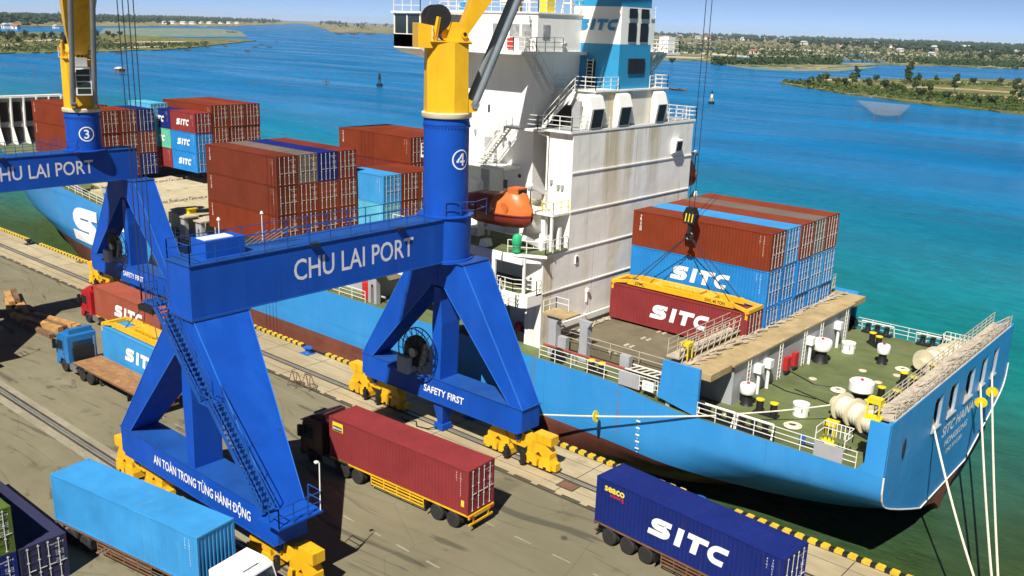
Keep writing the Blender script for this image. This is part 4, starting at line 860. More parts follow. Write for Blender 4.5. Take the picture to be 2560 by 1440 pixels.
# hull loft: x, deck z, half breadths at z rows
ZR = [None, 3.2, 2.0, 1.0, 0, -1.2, -2.8, -6]
ST = [(-11.7, 4.8, 13.75, 13.5, 11.7, 5.0, 1.5, .1, .02, .01), (-14, 4.8, 13.75, 13.6, 12.4, 7.6, 3.2, .8, .1, .05), (-17, 4.8, 13.75, 13.65, 12.9, 9.6, 5.6, 2.4, .6, .2), (-21, 4.8, 13.75, 13.75, 13.35, 11.6, 8.6, 5.2, 2.2, .6),
      (-26, 4.8, 13.75, 13.75, 13.7, 13.3, 12.3, 10.6, 7.2, 1.6), (-31, 5.4, 13.75, 13.75, 13.75, 13.6, 13.1, 12.2, 10, 3.5), (-38, 5.4, 13.75, 13.75, 13.75, 13.75, 13.6, 13.2, 12.3, 7), (-48, 5.4, 13.75, 13.75, 13.75, 13.75, 13.75, 13.7, 13.5, 11),
      (-80, 5.4, 13.75, 13.75, 13.75, 13.75, 13.75, 13.75, 13.75, 13), (-90, 5.9, 13.75, 13.75, 13.75, 13.75, 13.75, 13.75, 13.7, 13), (-104, 6.9, 13.75, 13.75, 13.75, 13.7, 13.6, 13.5, 13.3, 12), (-112, 7.6, 13.75, 13.6, 13.45, 13.25, 13.0, 12.7, 12.2, 10.5),
      (-120, 8.3, 13.7, 13.0, 12.6, 12.1, 11.6, 11.0, 10.2, 8), (-128, 9.2, 13.4, 11.8, 11.1, 10.4, 9.6, 8.8, 7.8, 5.8), (-136, 10.2, 12.6, 9.8, 8.8, 7.8, 6.9, 6.0, 5.1, 3.6), (-144, 11.2, 10.8, 6.8, 5.7, 4.7, 3.9, 3.2, 2.6, 1.6), (-151, 12.0, 7.4, 3.2, 2.4, 1.7, 1.2, .9, .6, .3), (-156, 12.5, 2.5, .4, .3, .2, .15, .1, .08, .05), (-158, 12.7, .05, .03, .02, .02, .02, .02, .02, .02)]
def bnd(x): 
    for (x0, b0), (x1, b1) in zip(((-11.7, -.6), (-17, -.35), (-21, .0), (-26, .45), (-31, .8), (-38, 1.0), (-300, 1.0)), ((-17, -.35), (-21, .0), (-26, .45), (-31, .8), (-38, 1.0), (-300, 1.0), (-301, 1))):
        if x1 <= x <= x0: return b0+(b1-b0)*(x-x0)/(x1-x0)
    return 1.0
def rz_(st, r_):
    if r_ == 0: return st[1]
    if r_ < 3: return min(ZR[r_], st[1])
    return bnd(st[0]) + (ZR[r_]-1.0)
def crm(a, b, c, d, t): return [0.5*((2*q)+(-p_+r_)*t+(2*p_-5*q+4*r_-s_)*t*t+(-p_+3*q-3*r_+s_)*t**3) for p_, q, r_, s_ in zip(a, b, c, d)]
def dens(L_, k):
    out = []
    for i in range(len(L_)-1):
        a, b, c, d = L_[max(0, i-1)], L_[i], L_[i+1], L_[min(len(L_)-1, i+2)]
        for t in range(k): out.append(crm(a, b, c, d, t/k))
    return out+[list(L_[-1])]
SR = []
for st in ST:
    pr_ = dens([(st[2+r_], rz_(st, r_)) for r_ in range(8)], 3)
    SR.append([st[0]]+[min(q[0], 13.75) for q in pr_]+[q[1] for q in pr_])
SR = dens(SR, 4); NRW = 22
def hull(r0, r1, name, mat):
    mb = MB(); k = r1-r0+1
    for s in (-1, 1):
        v = [(st[0], YC+s*max(.005, min(13.75, st[1+r_])), st[1+NRW+r_]) for st in SR for r_ in range(r0, r1+1)]; f = []
        for i in range(len(SR)-1):
            for j_ in range(k-1):
                q = (i*k+j_, i*k+j_+1, (i+1)*k+j_+1, (i+1)*k+j_); f.append(q if s > 0 else q[::-1])
        mb.add(v, f)
    st = SR[0]; tr = [(st[0], YC-max(.005, st[1+r_]), st[1+NRW+r_]) for r_ in range(r0, r1+1)]; tr += [(a, 2*YC-b_, c_) for a, b_, c_ in tr[::-1]]
    mb.add(tr, [tuple(range(len(tr)))]); return sp(mb, name, mat, None, True)
HULL = hull(0, 9, 'hull_topside', 'hull_blue'); hull(9, 21, 'boot_topping', 'boot_red')
lw = MB()
pts = [Vector((-11.66, YC-SR[0][1+r_]-.03, SR[0][1+NRW+r_])) for r_ in range(10)]; pts += [Vector((q.x, 2*YC-q.y, q.z)) for q in pts[::-1]]
sp(lw.path(pts, .05, 5), 'transom_edge_bar', 'rail_white')
# decks
mb = MB(); v = []
for st in ST: v += [(st[0], YC-st[2], st[1]-.02), (st[0], YC+st[2], st[1]-.02)]
mb.add(v, [(2*i, 2*i+1, 2*i+3, 2*i+2) for i in range(len(ST)-1)]); DECK = sp(mb, 'main_deck', 'deck_green')
# rudder + skeg
sp(MB().prism([(-11.9, .6), (-14.2, .6), (-14.6, -3.5), (-12.1, -3.5)], 'y', YC-.35, YC+.35), 'rudder', 'rudder_red')
# weld seams on plating
sm = MB()
for x in range(-100, -14, 9): sm.box(x-.015, x+.015, YN-.006, YN+.01, 3.3 if x > -30 else 1.1, 4.7 if x > -28 else 5.3)
sp(sm, 'plate_seam', 'hull_seam')
lg = MB(); lay(lg, LOGO, (-101.2, YN-.012, 3.85), (1, 0, 0), (0, 0, 1), width=25.5, height=4.5, shear=.12); 
def hull_y(x, z):
    for a, b_ in zip(ST, ST[1:]):
        if b_[0] <= x <= a[0]:
            t_ = (x-a[0])/(b_[0]-a[0])
            def hb(st):
                zs = [(rz_(st, r_), st[2+r_]) for r_ in range(8)]
                for (z0, h0), (z1, h1) in zip(zs, zs[1:]):
                    if z1 <= z <= z0: return h0+(h1-h0)*(z-z0)/(z1-z0)
                return zs[0][1]
            return YC-(hb(a)+(hb(b_)-hb(a))*t_)
    return YN
lg.v = [(x_, hull_y(x_, z_)-.16, z_) for x_, y_, z_ in lg.v]
sp(lg, 'hull_lettering', 'letter_white')
dm = MB()
for i in range(11): text(dm, str(9-i//2) if i % 2 == 0 else '-', (-28.5, YN-.02+max(0, (2.2-(3.4-i*.26)))*.05, 3.4-i*.26), (1, 0, 0), (0, 0, 1), height=.12)
sp(dm, 'draught_mark', 'letter_white')
# raised side plating aft and stern quarters
for s in (0, 1):
    y0, y1 = (YN, YN+.25) if not s else (YF-.25, YF)
    sp(MB().prism([(-27.2, 5.4), (-24.1, 4.8), (-24.1, 8.1), (-26.9, 8.1), (-27.05, 6.2)], 'y', y0, y1), 'side_bulwark', 'hull_blue')
    sp(MB().prism([(-13.3, 4.8), (-11.72, 4.8), (-11.72, 8.05), (-12.9, 8.05), (-12.9, 5.4)], 'y', y0, y1), 'stern_quarter', 'hull_blue')
# transom bulwark with mooring openings
OP = [(10.0, 11.7), (13.2, 15.0), (17.0, 19.0), (20.6, 22.2), (23.8, 25.2)]
tb = MB(); tb.box(-11.95, -11.7, YN+.25, YF-.25, 7.15, 8.05); ys = [YN+.25] + [q for o_ in OP for q in o_] + [YF-.25]
for i in range(0, len(ys), 2): tb.box(-11.95, -11.7, ys[i], ys[i+1], 4.8, 7.15)
TR = sp(tb, 'transom_bulwark', 'hull_blue')
for a, b_ in OP:
    f = MB(); c_ = (a+b_)/2; h = (b_-a)/2
    pts = [(-11.83, c_+h*1.0*math.copysign(abs(math.cos(t))**.5, math.cos(t)), 6.0+1.12*math.copysign(abs(math.sin(t))**.5, math.sin(t))) for t in [2*math.pi*i/20 for i in range(21)]]
    sp(f.path(pts, .10, 6), 'fairlead_frame', 'ship_grey', TR); sp(MB().box(-11.98, -11.6, a-.1, b_+.1, 4.85, 4.98), 'fairlead_lip', 'ship_grey', TR)
    q = MB()
    for k in (-.45, .0, .45): q.lathe((-12.6, c_+k, 4.8), [(.18, 0), (.14, .3), (.14, .8), (.2, .9)], 10)
    sp(q, 'roller_fairlead', 'black', TR)
o = MB(); o.lathe((-11.69, 4.6, 5.6), [(.01, .0), (.28, .01), (.34, .03), (.34, .0)], 16, 'x'); v2 = [(x_, 4.6+(y_-4.6)*.8, 5.6+(z_-5.6)*2.0) for x_, y_, z_ in o.v]; o.v = v2; sp(o, 'towing_eye', 'black', TR)
tx = MB(); text(tx, 'SITC HAINAN', (-11.685, 16.9, 3.95), (0, 1, 0), (0, 0, 1), width=8.2, height=.78, bold=.02, shear=.15); text(tx, 'HONGKONG', (-11.685, 16.4, 2.85), (0, 1, 0), (0, 0, 1), width=5.2, height=.52, bold=.02, shear=.1); text(tx, 'IMO 9712759', (-11.685, 16.3, 2.05), (0, 1, 0), (0, 0, 1), width=3.6, height=.36, bold=.02, shear=.1)
for i in range(6): text(tx, str(8-i), (-11.685, 21.5, 3.6-i*.35), (0, 1, 0), (0, 0, 1), height=.16)
sp(tx, 'name_lettering', 'letter_white', TR)
# catwalk on top of the transom
CWK = sp(MB().box(-13.1, -11.75, YN+.8, YF-.8, 7.95, 8.06), 'stern_catwalk', 'rail_rusty')
sp(MB().rail([(-11.8, YN+.9, 8.05), (-11.8, YF-.9, 8.05)], .85, .03, 1.15, 2), 'railing', 'rail_rusty', CWK); sp(MB().rail([(-13.05, YN+.9, 8.05), (-13.05, YF-.9, 8.05)], .85, .03, 1.15, 2), 'railing', 'rail_rusty', CWK)
q = MB()
for i in range(70):
    y = YN+1+random.uniform(0, 25.5); q.beam((-12.9+random.uniform(0, .3), y, 8.1), (-12+random.uniform(-.2, .2), y+random.uniform(.2, 1.4), 8.15+random.uniform(0, .5)), .06, .06)
sp(q, 'lashing_rod_pile', 'rail_rusty', CWK)['kind'] = 'stuff'
for y in range(3, 28, 4): sp(MB().box(-13.0, -12.8, y-.1, y+.1, 4.8, 7.95), 'catwalk_leg', 'ship_grey', CWK)
sp(MB().box(-13.4, -12.4, YN+.1, YN+.9, 8.06, 8.12).box(-13.3, -12.5, YN+.2, YN+.8, 9.0, 9.3).box(-13.3, -13.2, YN+.2, YN+.3, 8.1, 9.0).box(-12.6, -12.5, YN+.2, YN+.3, 8.1, 9.0), 'yellow_stool', 'yellow')
# aft platform / grey bulkhead
BH = sp(MB().box(-26.6, -23.4, 5.0, 25.5, 4.8, 7.72), 'aft_bulkhead', 'ship_grey')
sp(MB().box(-26.9, -23.2, 4.6, 26.0, 7.72, 7.86), 'bulkhead_top', 'walk_tan', BH)
for y in (2.2, 27.9): sp(MB().prism([(-26.9, 7.4), (-23.4, 7.4), (-23.4, 7.86), (-26.9, 7.86)], 'y', YN+.26 if y < 5 else 26.0, 4.6 if y < 5 else YF-.26), 'wing_platform', 'walk_tan', BH); sp(MB().box(-26.6, -26.3, y-.5, y+.5, 4.8, 7.4), 'wing_support', 'ship_grey', BH)
LB = sp(MB().box(-27.0, -26.0, 2.0, 28.4, 8.2, 8.3), 'lashing_bridge', 'rail_rusty', BH)
sp(MB().rail([(-26.05, 2.1, 8.3), (-26.05, 28.2, 8.3)], 1.15, .035, 1.25, 2), 'railing', 'rail_rusty', BH); sp(MB().rail([(-26.95, 2.1, 8.3), (-26.95, 28.2, 8.3)], 1.15, .03, 1.25, 2), 'railing', 'rail_rusty', BH)
q = MB()
for i in range(110):
    y = random.uniform(2.2, 27); q.beam((-25.9+random.uniform(0, .5), y, 7.92), (-25.6+random.uniform(0, .9), y+random.uniform(.3, 1.6), 7.95+random.uniform(0, .25)), .07, .07)
for i in range(30): y = 2.4+i*.86; q.beam((-26.0, y, 7.9), (-26.05, y+.55, 9.3), .05, .05)
sp(q, 'lashing_gear', 'rail_rusty', BH)['kind'] = 'stuff'
for y in (4, 8, 12, 16, 20, 24): sp(MB().box(-26.6, -26.3, y-.12, y+.12, 7.86, 8.2), 'bridge_foot', 'rail_rusty', BH)
q = MB().box(-26.4, -25.7, 2.6, 3.3, 9.0, 9.25); 
for a in (-26.35, -25.75):
    for b_ in (2.65, 3.25): q.box(a-.04, a+.04, b_-.04, b_+.04, 8.1, 9.0)
sp(q, 'yellow_stand', 'yellow', BH)
# fittings on the grey wall
for y, kind in ((7.0, 'l'), (8.3, 'v'), (9.8, 'v'), (12.0, 'l'), (13.2, 'r'), (14.6, 'r'), (16.2, 'l'), (17.0, 'v'), (19.3, 'l'), (22.5, 'v'), (24.4, 'l')):
    if kind == 'l':
        q = MB()
        for k in (-.22, .22): q.tube((-23.25, y+k, 4.85), (-23.25, y+k, 7.9), .035, 5)
        for i in range(9): q.tube((-23.25, y-.22, 5.05+i*.32), (-23.25, y+.22, 5.05+i*.32), .025, 4)
        sp(q, 'ladder', 'rail_white', BH)
    elif kind == 'v':
        q = MB().box(-23.4, -22.85, y-.28, y+.28, 6.4, 7.0); q.tube((-23.1, y, 4.8), (-23.1, y, 6.4), .12, 8); sp(q, 'wall_vent', 'ship_white', BH)
    else: sp(MB().box(-23.4, -23.05, y-.3, y+.3, 5.3, 6.3), 'hydrant_box', 'red', BH)
# deck fittings
def vent(x, y, r, h, nm='deck_ventilator'):
    v = sp(MB().lathe((x, y, 4.8), [(r*.85, 0), (r*.7, .12), (r*.55, h*.5), (r*.55, h*.62)], 16), nm, 'black', None, True)
    sp(MB().lathe((x, y, 4.8), [(r*.9, h*.55), (r, h*.6), (r, h*.95), (r*.9, h), (.02, h+.03)], 18), 'hood', 'ship_white', v, True); sp(MB().lathe((x, y, 4.8+h), [(.12, 0), (.12, .12)], 8), 'handwheel', 'red', v)
def drum(x, y): 
    d = sp(MB().lathe((x, y, 4.8), [(.52, 0), (.52, .72), (.56, .74), (.56, .86), (.02, .9)], 18), 'deck_hatch_drum', 'ship_white', None, True)
    q = MB()
    for i in range(6): a = i*math.pi/3; q.box(x+.55*math.cos(a)-.04, x+.55*math.cos(a)+.04, y+.55*math.sin(a)-.04, y+.55*math.sin(a)+.04, 5.2, 5.6)
    sp(q, 'dog_clip', 'ship_grey', d)
def ya(Y): return YN + (Y-YN)*.86
def at_deck(px, py): p = atz(px, py, 4.8); return p.x, ya(p.y)
for px, py, r, h in ((1878, 1003, .55, 1.5), (2085, 883, .75, 1.8), (2240, 884, .5, 1.55), (2170, 992, .85, 1.7)): vent(*at_deck(px, py), r, h)
for px, py in ((2014, 1028), (2158, 857)): drum(*at_deck(px, py))
def bitts(x, y, rz=0):
    c_, s_ = math.cos(rz), math.sin(rz); b_ = sp(MB().beam((x-c_*.85, y-s_*.85, 4.87), (x+c_*.85, y+s_*.85, 4.87), .55, .14), 'mooring_bitts', 'black')
    for k in (-.5, .5):
        X_, Y_ = x+c_*k, y+s_*k; sp(MB().lathe((X_, Y_, 4.9), [(.24, 0), (.24, .8), (.28, .82)], 14), 'bitt_post', 'black', b_, True); sp(MB().lathe((X_, Y_, 5.72), [(.29, 0), (.29, .07), (.02, .09)], 14), 'bitt_cap', 'yellow', b_)
for px, py, rz in ((1925, 1030, 0), (2243, 985, .1), (2298, 945, -.5), (2228, 838, -.7), (2350, 910, -.4), (2205, 1025, 0)): bitts(*at_deck(px, py), rz)
# fairlead rollers along the aft side rails
for s, xs in ((0, (-22.7, -20.2)), (1, (-22, -17.4))):
    y = YN+.45 if not s else YF-.45
    for x in xs:
        q = sp(MB().box(x-1.25, x+1.25, y-.28, y+.28, 4.8, 4.98), 'roller_chock', 'black')
        for k in (-.8, 0, .8): sp(MB().lathe((x+k, y, 4.95), [(.26, 0), (.2, .1), (.2, .55), (.28, .62), (.02, .66)], 12), 'roller', 'black', q, True)
        fr = MB().path([(x-1.4, y-.3 if not s else y+.3, 4.8), (x-1.35, y, 5.75), (x+1.35, y, 5.75), (x+1.4, y-.3 if not s else y+.3, 4.8)], .06, 6); sp(fr, 'chock_frame', 'rail_white', q)
    x = -24.0 if not s else -24.2
    q = MB().lathe((x, y-.15, 5.35), [(.28, .0), (.5, 0), (.52, .15), (.5, .3), (.28, .3), (.24, .15), (.28, .0)], 18, 'y'); sp(q, 'panama_chock', 'black', None, True)
# side rails
def srail(name, pts, mat='rail_white', h=1.05, step=1.5, mids=2): return sp(MB().rail(pts, h, .028, step, mids), name, mat)
srail('railing', [(-24.1, YN+.06, 4.8), (-18.6, YN+.06, 4.8)]); srail('railing', [(-18.6, YN+.06, 4.8), (-13.4, YN+.06, 4.8)])
srail('railing', [(-24.1, YF-.06, 4.8), (-13.4, YF-.06, 4.8)])
srail('railing', [(-37.6, YN+.06, 5.4), (-27.2, YN+.06, 5.4)]); srail('railing', [(-38, YF-.06, 5.4), (-27.2, YF-.06, 5.4)])
srail('railing', [(-88, YN+.06, 5.5), (-57.5, YN+.06, 5.4)], step=1.8); srail('railing', [(-104, YN+.08, 6.9), (-89, YN+.08, 5.85)], step=1.8); srail('railing', [(-120, YN+.3, 8.3), (-105, YN+.1, 7.0)], step=1.8)
# gangway gate boxes
g = sp(MB().box(-16.0, -14.2, YN+.02, YN+.1, 4.8, 5.75), 'gangway_panel', 'ship_grey'); sp(MB().rail([(-16, YN+.1, 5.75), (-16, YN+1.4, 5.75)], .9, .03, 1, 1).rail([(-14.2, YN+.1, 5.75), (-14.2, YN+1.4, 5.75)], .9, .03, 1, 1).rail([(-16, YN+1.4, 5.75), (-14.2, YN+1.4, 5.75)], .9, .03, .25, 1), 'gangway_cage', 'rail_white', g)
sp(MB().box(-30.4, -28.7, YN+.02, YN+.1, 5.4, 6.4), 'gangway_panel', 'ship_grey'); bd_ = sp(MB().box(-28.4, -27.5, YN-.02, YN+.03, 5.55, 6.25), 'notice_board', 'ship_white')
tx = MB(); text(tx, 'DANGER', (-27.95, YN-.025, 6.02), (1, 0, 0), (0, 0, 1), width=.7); text(tx, 'KEEP OFF', (-27.95, YN-.025, 5.76), (1, 0, 0), (0, 0, 1), width=.7); sp(tx, 'notice_text', 'letter_blue', bd_)
# winches
def winch(x, y, L_, r, ax, n_d, rope='rope_white'):
    d = Vector(ax).normalized(); a = Vector((x, y, 5.75)); w_ = MB(); base = sp(MB().beam(a-d*(L_/2+.2)-Vector((0, 0, .85)), a+d*(L_/2+.2)-Vector((0, 0, .85)), 1.4, .18), 'mooring_winch', 'black')
    sg = L_/n_d
    for i in range(n_d):
        c_ = a-d*(L_/2-sg*(i+.5)); dm_ = MB()
        for k in range(7):
            t0, t1 = -sg*.40+sg*.8*k/7, -sg*.40+sg*.8*(k+1)/7; dm_.tube(c_+d*t0, c_+d*t1, r*(.78+.03*(k % 2)), 20)
        sp(dm_, 'rope_drum', rope, base, True); fl_ = MB()
        for k in (-.46, .46): fl_.tube(c_+d*(sg*k-.04), c_+d*(sg*k+.04), r*1.05, 24)
        sp(fl_, 'drum_flange', 'crane_beige', base)
    sp(MB().tube(a-d*(L_/2+.7), a-d*(L_/2), r*.35, 14).tube(a-d*(L_/2+.75), a-d*(L_/2+.65), r*.48, 14), 'warping_head', 'crane_beige', base); sp(MB().tube(a+d*(L_/2), a+d*(L_/2+.35), r*.9, 16), 'gear_case', 'crane_beige', base)
    sp(MB().beam(a-d*(L_/2)-Vector((0, 0, .8)), a-d*(L_/2), .3, .3).beam(a+d*(L_/2)-Vector((0, 0, .8)), a+d*(L_/2), .3, .3), 'bearing_stand', 'ship_grey', base)
x, y = at_deck(2150, 1075); winch(x, y+.8, 3.6, .95, (.9, -.45, 0), 3)
x, y = at_deck(2380, 895); winch(x, y+.2, 4.6, .9, (.25, 1, 0), 3)
x, y = at_deck(2085, 1080); q = sp(MB().box(x-.4, x+.4, y-.35, y+.35, 5.5, 5.75), 'control_stand', 'yellow'); sp(MB().box(x-.36, x-.28, y-.3, y+.3, 4.8, 5.5).box(x+.28, x+.36, y-.3, y+.3, 4.8, 5.5), 'stand_leg', 'yellow', q)
x, y = at_deck(2070, 1110); sp(MB().lathe((x, y, 4.8), [(.5, 0), (.6, .15), (.45, .4), (.1, .5)], 12), 'covered_float', 'yellow', None, True)
x, y = at_deck(2035, 1120); q = MB()
for k in (-.7, .5): q.tube((x+k, y, 4.85), (x+k, y, 5.4), .1, 8); q.lathe((x+k, y-.2, 5.4), [(.2, 0), (.2, .12)], 10, 'y')
q.tube((x-.9, y, 5.1), (x+.8, y, 5.1), .09, 8); sp(q, 'valve_group', 'bollard_blue')
for (px, py, r0) in ((1990, 1060, .55), (2120, 960, .5), (2290, 900, .5)):
    x, y = at_deck(px, py); q = MB()
    for k in range(3): q.path([(x+(r0-k*.12)*math.cos(a), y+(r0-k*.12)*math.sin(a), 4.86+.03*k) for a in [2*math.pi*i/14 for i in range(15)]], .055, 5)
    sp(q, 'rope_coil', 'rope_white')
for pts in ([(1960, 900), (2010, 915), (2060, 945), (2135, 955), (2140, 980)], [(1930, 935), (1985, 965), (2060, 985)], [(2010, 960), (2100, 1000)]):
    sp(MB().path([(*at_deck(*q_), 4.84) for q_ in pts], .035, 5), 'deck_hose', 'black')
for px, py in ((2110, 1000), (2225, 935), (2275, 915), (2060, 930), (2190, 905)): x, y = at_deck(px, py); sp(MB().lathe((x, y, 4.79), [(.3, 0), (.3, .05), (.02, .06)], 12), 'deck_plug', 'crane_beige')
# far corner stern small cage
sp(MB().rail([(-16.5, YF-1.3, 4.8), (-16.5, YF-.2, 4.8), (-14.4, YF-.2, 4.8), (-14.4, YF-1.3, 4.8), (-16.5, YF-1.3, 4.8)], 1.5, .03, .35, 1), 'gangway_cage', 'rail_white')
# aft hatch + walkway gear
def hatch(x0, x1, z0, z1, mat, npan, coam='ship_grey', y0=3.7, y1=26.8):
    H_ = sp(MB().box(x0+.3, x1-.3, y0+.3, y1-.3, 5.3, z0), 'hatch_coaming', coam); pw = (y1-y0)/npan
    for i in range(npan): sp(MB().box(x0, x1, y0+i*pw+.03, y0+(i+1)*pw-.03, z0, z1), 'hatch_panel', mat, H_)
    for xx in (x0+.35, x1-.35, (x0+x1)/2-.25, (x0+x1)/2+.25):
        q = MB()
        for i in range(10):
            for k in (.25, 2.25): q.box(xx-.12, xx+.12, y0+i*2.3+k-.12, y0+i*2.3+k+.12, z1, z1+.07)
        sp(q, 'cone_socket', 'rail_rusty', H_)['kind'] = 'stuff'
    return H_
HA = hatch(-38.2, -27.0, 5.9, 6.52, 'hatch_brown', 3)
q = MB()
for i in range(60):
    y = random.uniform(4, 26); q.beam((-38.0+random.uniform(0, .7), y, 6.56), (-37.8+random.uniform(0, .7), y+random.uniform(.2, 1), 6.6+random.uniform(0, .12)), .1, .08)
sp(q, 'twistlock_pile', 'rail_rusty', HA)['kind'] = 'stuff'
sp(MB().path([(-38, 2.55, 6.2), (-27.4, 2.55, 6.2)], .10, 8), 'fire_main', 'pipe_red'); sp(MB().path([(-56, 2.6, 6.0), (-104, 2.6, 6.2)], .09, 6), 'deck_pipe', 'ship_grey')
for x in (-37.4, -35, -32.6, -30.2, -28): sp(MB().box(x-.05, x+.05, 2.5, 2.6, 5.4, 6.15), 'pipe_support', 'ship_grey')
srail('railing', [(-37.5, 3.4, 6.5), (-27.5, 3.4, 6.5)], 'rail_rusty', .9, 2.4, 1)
for x in (-36.6, -30.9): sp(MB().box(x-.4, x+.4, 2.9, 3.35, 5.4, 7.0), 'deck_locker', 'ship_grey')
q = MB()
for i in range(5): q.beam((-30.2+i*.5, 2.3, 6.35), (-29.8+i*.5, 3.3, 6.4), .08, .05)
q.beam((-30.4, 2.3, 6.35), (-27.6, 2.3, 6.35), .08, .08).beam((-30.4, 3.3, 6.4), (-27.6, 3.3, 6.4), .08, .08); sp(q, 'stowed_ladder', 'rail_white')
for x in (-36.2, -71.5, -64.0): sp(MB().lathe((x, YN+.35, 5.95), [(.25, 0), (.5, 0), (.54, .16), (.5, .32), (.25, .32)], 16, 'y').box(x-.55, x+.55, YN+.3, YN+.7, 5.4, 5.8), 'panama_chock', 'black')
for x in (-32.6,): bitts_z = None
q = sp(MB().box(-33.6, -31.9, 1.9, 2.4, 5.4, 5.5), 'mooring_bitts', 'black')
for x in (-33.2, -32.3): sp(MB().lathe((x, 2.15, 5.5), [(.24, 0), (.24, .7)], 12), 'bitt_post', 'black', q); sp(MB().lathe((x, 2.15, 6.2), [(.28, 0), (.28, .08)], 12), 'bitt_cap', 'yellow', q)
# forward hatches
HF = [(-69.8, -57.6), (-84.2, -71.0), (-98.3, -85.6), (-112.2, -99.6), (-126, -113.4), (-137.5, -127.3)]
for i, (a, b_) in enumerate(HF): hatch(a, b_, 6.9, 7.95, 'hatch_beige', 5, y0=3.4 if i < 4 else 5.5, y1=27.1 if i < 4 else 25)
q = MB()
for (a, b_) in HF[:4]:
    for i in range(26):
        y = 4+i*.88; q.beam((a-.3, y, 7.9), (a-.9+random.uniform(0, .6), y+random.uniform(-.3, .5), 8.05), .12, .1); 
        if i % 3 == 0: q.box(a-1.0, a-.7, y, y+.3, 7.7, 8.25)
    q.box(a-1.1, a-.2, 3.6, 27, 7.5, 7.75)
sp(q, 'lashing_gear', 'rail_rusty')['kind'] = 'stuff'
# lashing pedestals at deck side
for x in (-57.0, -70.4, -84.9, -88.2, -98.9, -105.5, -112.8):
    z = 5.4 if x > -80 else (5.8 if x > -95 else 6.9)
    pd = sp(MB().prism([(x-.55, z), (x-.2, z), (x-.2, z+1.5), (x-.1, z+1.75), (x+.1, z+1.75), (x+.2, z+1.5), (x+.2, z), (x+.55, z), (x+.55, z+2.5), (x-.55, z+2.5)], 'y', 1.95, 2.4), 'lashing_pedestal', 'ship_grey')
    sp(MB().box(x-.75, x+.75, 1.8, 3.6, z+2.5, z+2.65), 'pedestal_cap', 'rail_rusty', pd)
for x in (-60.5, -88.8): sp(MB().prism([(x-.45, 7.96), (x+.45, 7.96), (x+.3, 9.0), (x-.3, 9.0)], 'y', 3.0, 3.9).box(x-.5, x+.5, 2.9, 4.0, 9.0, 9.1), 'yellow_vent', 'yellow')
sp(MB().lathe((-58.6, 2.8, 5.4), [(.5, 0), (.5, 1.5), (.3, 1.6)], 12), 'red_tank', 'red')
# red and yellow spreader frame lying on the hatch
# forward breakwater
bw = sp(MB().prism([(4.2, 10), (13.4, 10), (13.4, 17.2), (4.2, 17.2)], 'x', -141.0, -140.7), 'breakwater', 'ship_grey')
sp(MB().box(-141.4, -140.2, 4.0, 13.6, 17.2, 17.5), 'breakwater_cap', 'ship_white', bw)
for y in (4.3, 6.1, 7.9, 9.7, 11.5, 13.3):
    sp(MB().prism([(-140.7, 10.0), (-138.9, 10.0), (-140.4, 13), (-140.0, 17.2), (-140.7, 17.2)], 'y', y-.09, y+.09), 'breakwater_rib', 'ship_white', bw)
    if y < 13: sp(MB().box(-140.72, -140.62, y+.3, y+1.5, 10.8, 13.0).box(-140.72, -140.62, y+.3, y+1.5, 13.8, 16.6), 'breakwater_panel', 'black', bw)
# ------------------------------------------------------------------ ship superstructure
def win(parent, x0, x1, y0, y1, z0, z1, mat='glass', fr=True):
    """window on a wall: thin box; frame follows the flat direction"""
    o = sp(MB().box(x0, x1, y0, y1, z0, z1), 'window', mat, parent)
    return o
YM = 7.0; YO = 2*YC-YM
# lower house
LH = sp(MB().box(-54, -40.6, 5.6, 24.9, 5.4, 12.6), 'lower_house', 'ship_white')
AW = sp(MB().box(-40.6, -39.0, 3.3, 27.2, 5.4, 12.7), 'aft_wall', 'ship_stained')
D13 = sp(MB().prism([(-54, 1.6), (-41.2, 1.6), (-38.4, 3.0), (-39.0, 3.3), (-39.0, 27.2), (-38.4, 27.5), (-41.2, 28.9), (-54, 28.9)], 'z', 12.7, 12.9), 'boat_deck', 'ship_white')
D98 = sp(MB().prism([(-54, 1.6), (-40.6, 1.6), (-39.0, 2.6), (-39.0, 5.6), (-54, 5.6)], 'z', 9.75, 9.88), 'side_deck', 'deck_green')
sp(MB().prism([(-53.9, 1.7), (-41.3, 1.7), (-38.7, 3.0), (-38.9, 6.3), (-53.9, 6.9)], 'z', 12.9, 12.93), 'deck_covering', 'deck_green', D13)
# side shell with openings
sh = MB(); sh.box(-54, -39.6, 1.55, 1.72, 8.9, 9.95); sh.box(-54, -39.6, 1.55, 1.72, 12.25, 12.7)
for a, b_ in ((-54, -53), (-48.6, -47.4), (-43.4, -42.3)): sh.box(a, b_, 1.55, 1.72, 9.95, 12.25)
SHELL = sp(sh, 'side_shell', 'ship_white')
sp(MB().prism([(-39.6, 8.9), (-39.0, 9.0), (-39.0, 9.9), (-39.6, 9.9)], 'y', 1.6, 3.3), 'shell_end', 'ship_white', SHELL)
sp(MB().box(-39.7, -39.5, 1.75, 1.9, 9.9, 12.7), 'corner_pillar', 'ship_white', SHELL)
sp(MB().prism([(-41.2, 12.2), (-39.0, 12.2), (-39.0, 12.7), (-41.2, 12.7)], 'y', lambda q: 1.6 if q[0] < -40 else 3.0, 3.29), 'shell_brow', 'ship_white', SHELL)
for x in (-44.5, -42.4, -41): win(LH, x-.3, x+.3, 5.56, 5.6, 11.2, 11.7)
sp(MB().box(-47, -46.2, 5.54, 5.6, 9.9, 11.8), 'door', 'ship_grey', LH); sp(MB().box(-44.9, -44.1, 5.54, 5.6, 5.5, 7.4), 'door', 'ship_grey', LH)
sp(MB().rail([(-42.2, 1.75, 9.88), (-40.6, 1.75, 9.88), (-39.05, 2.7, 9.88), (-39.05, 3.2, 9.88)], 1.05, .035, .8, 2), 'railing', 'rail_white', D98)
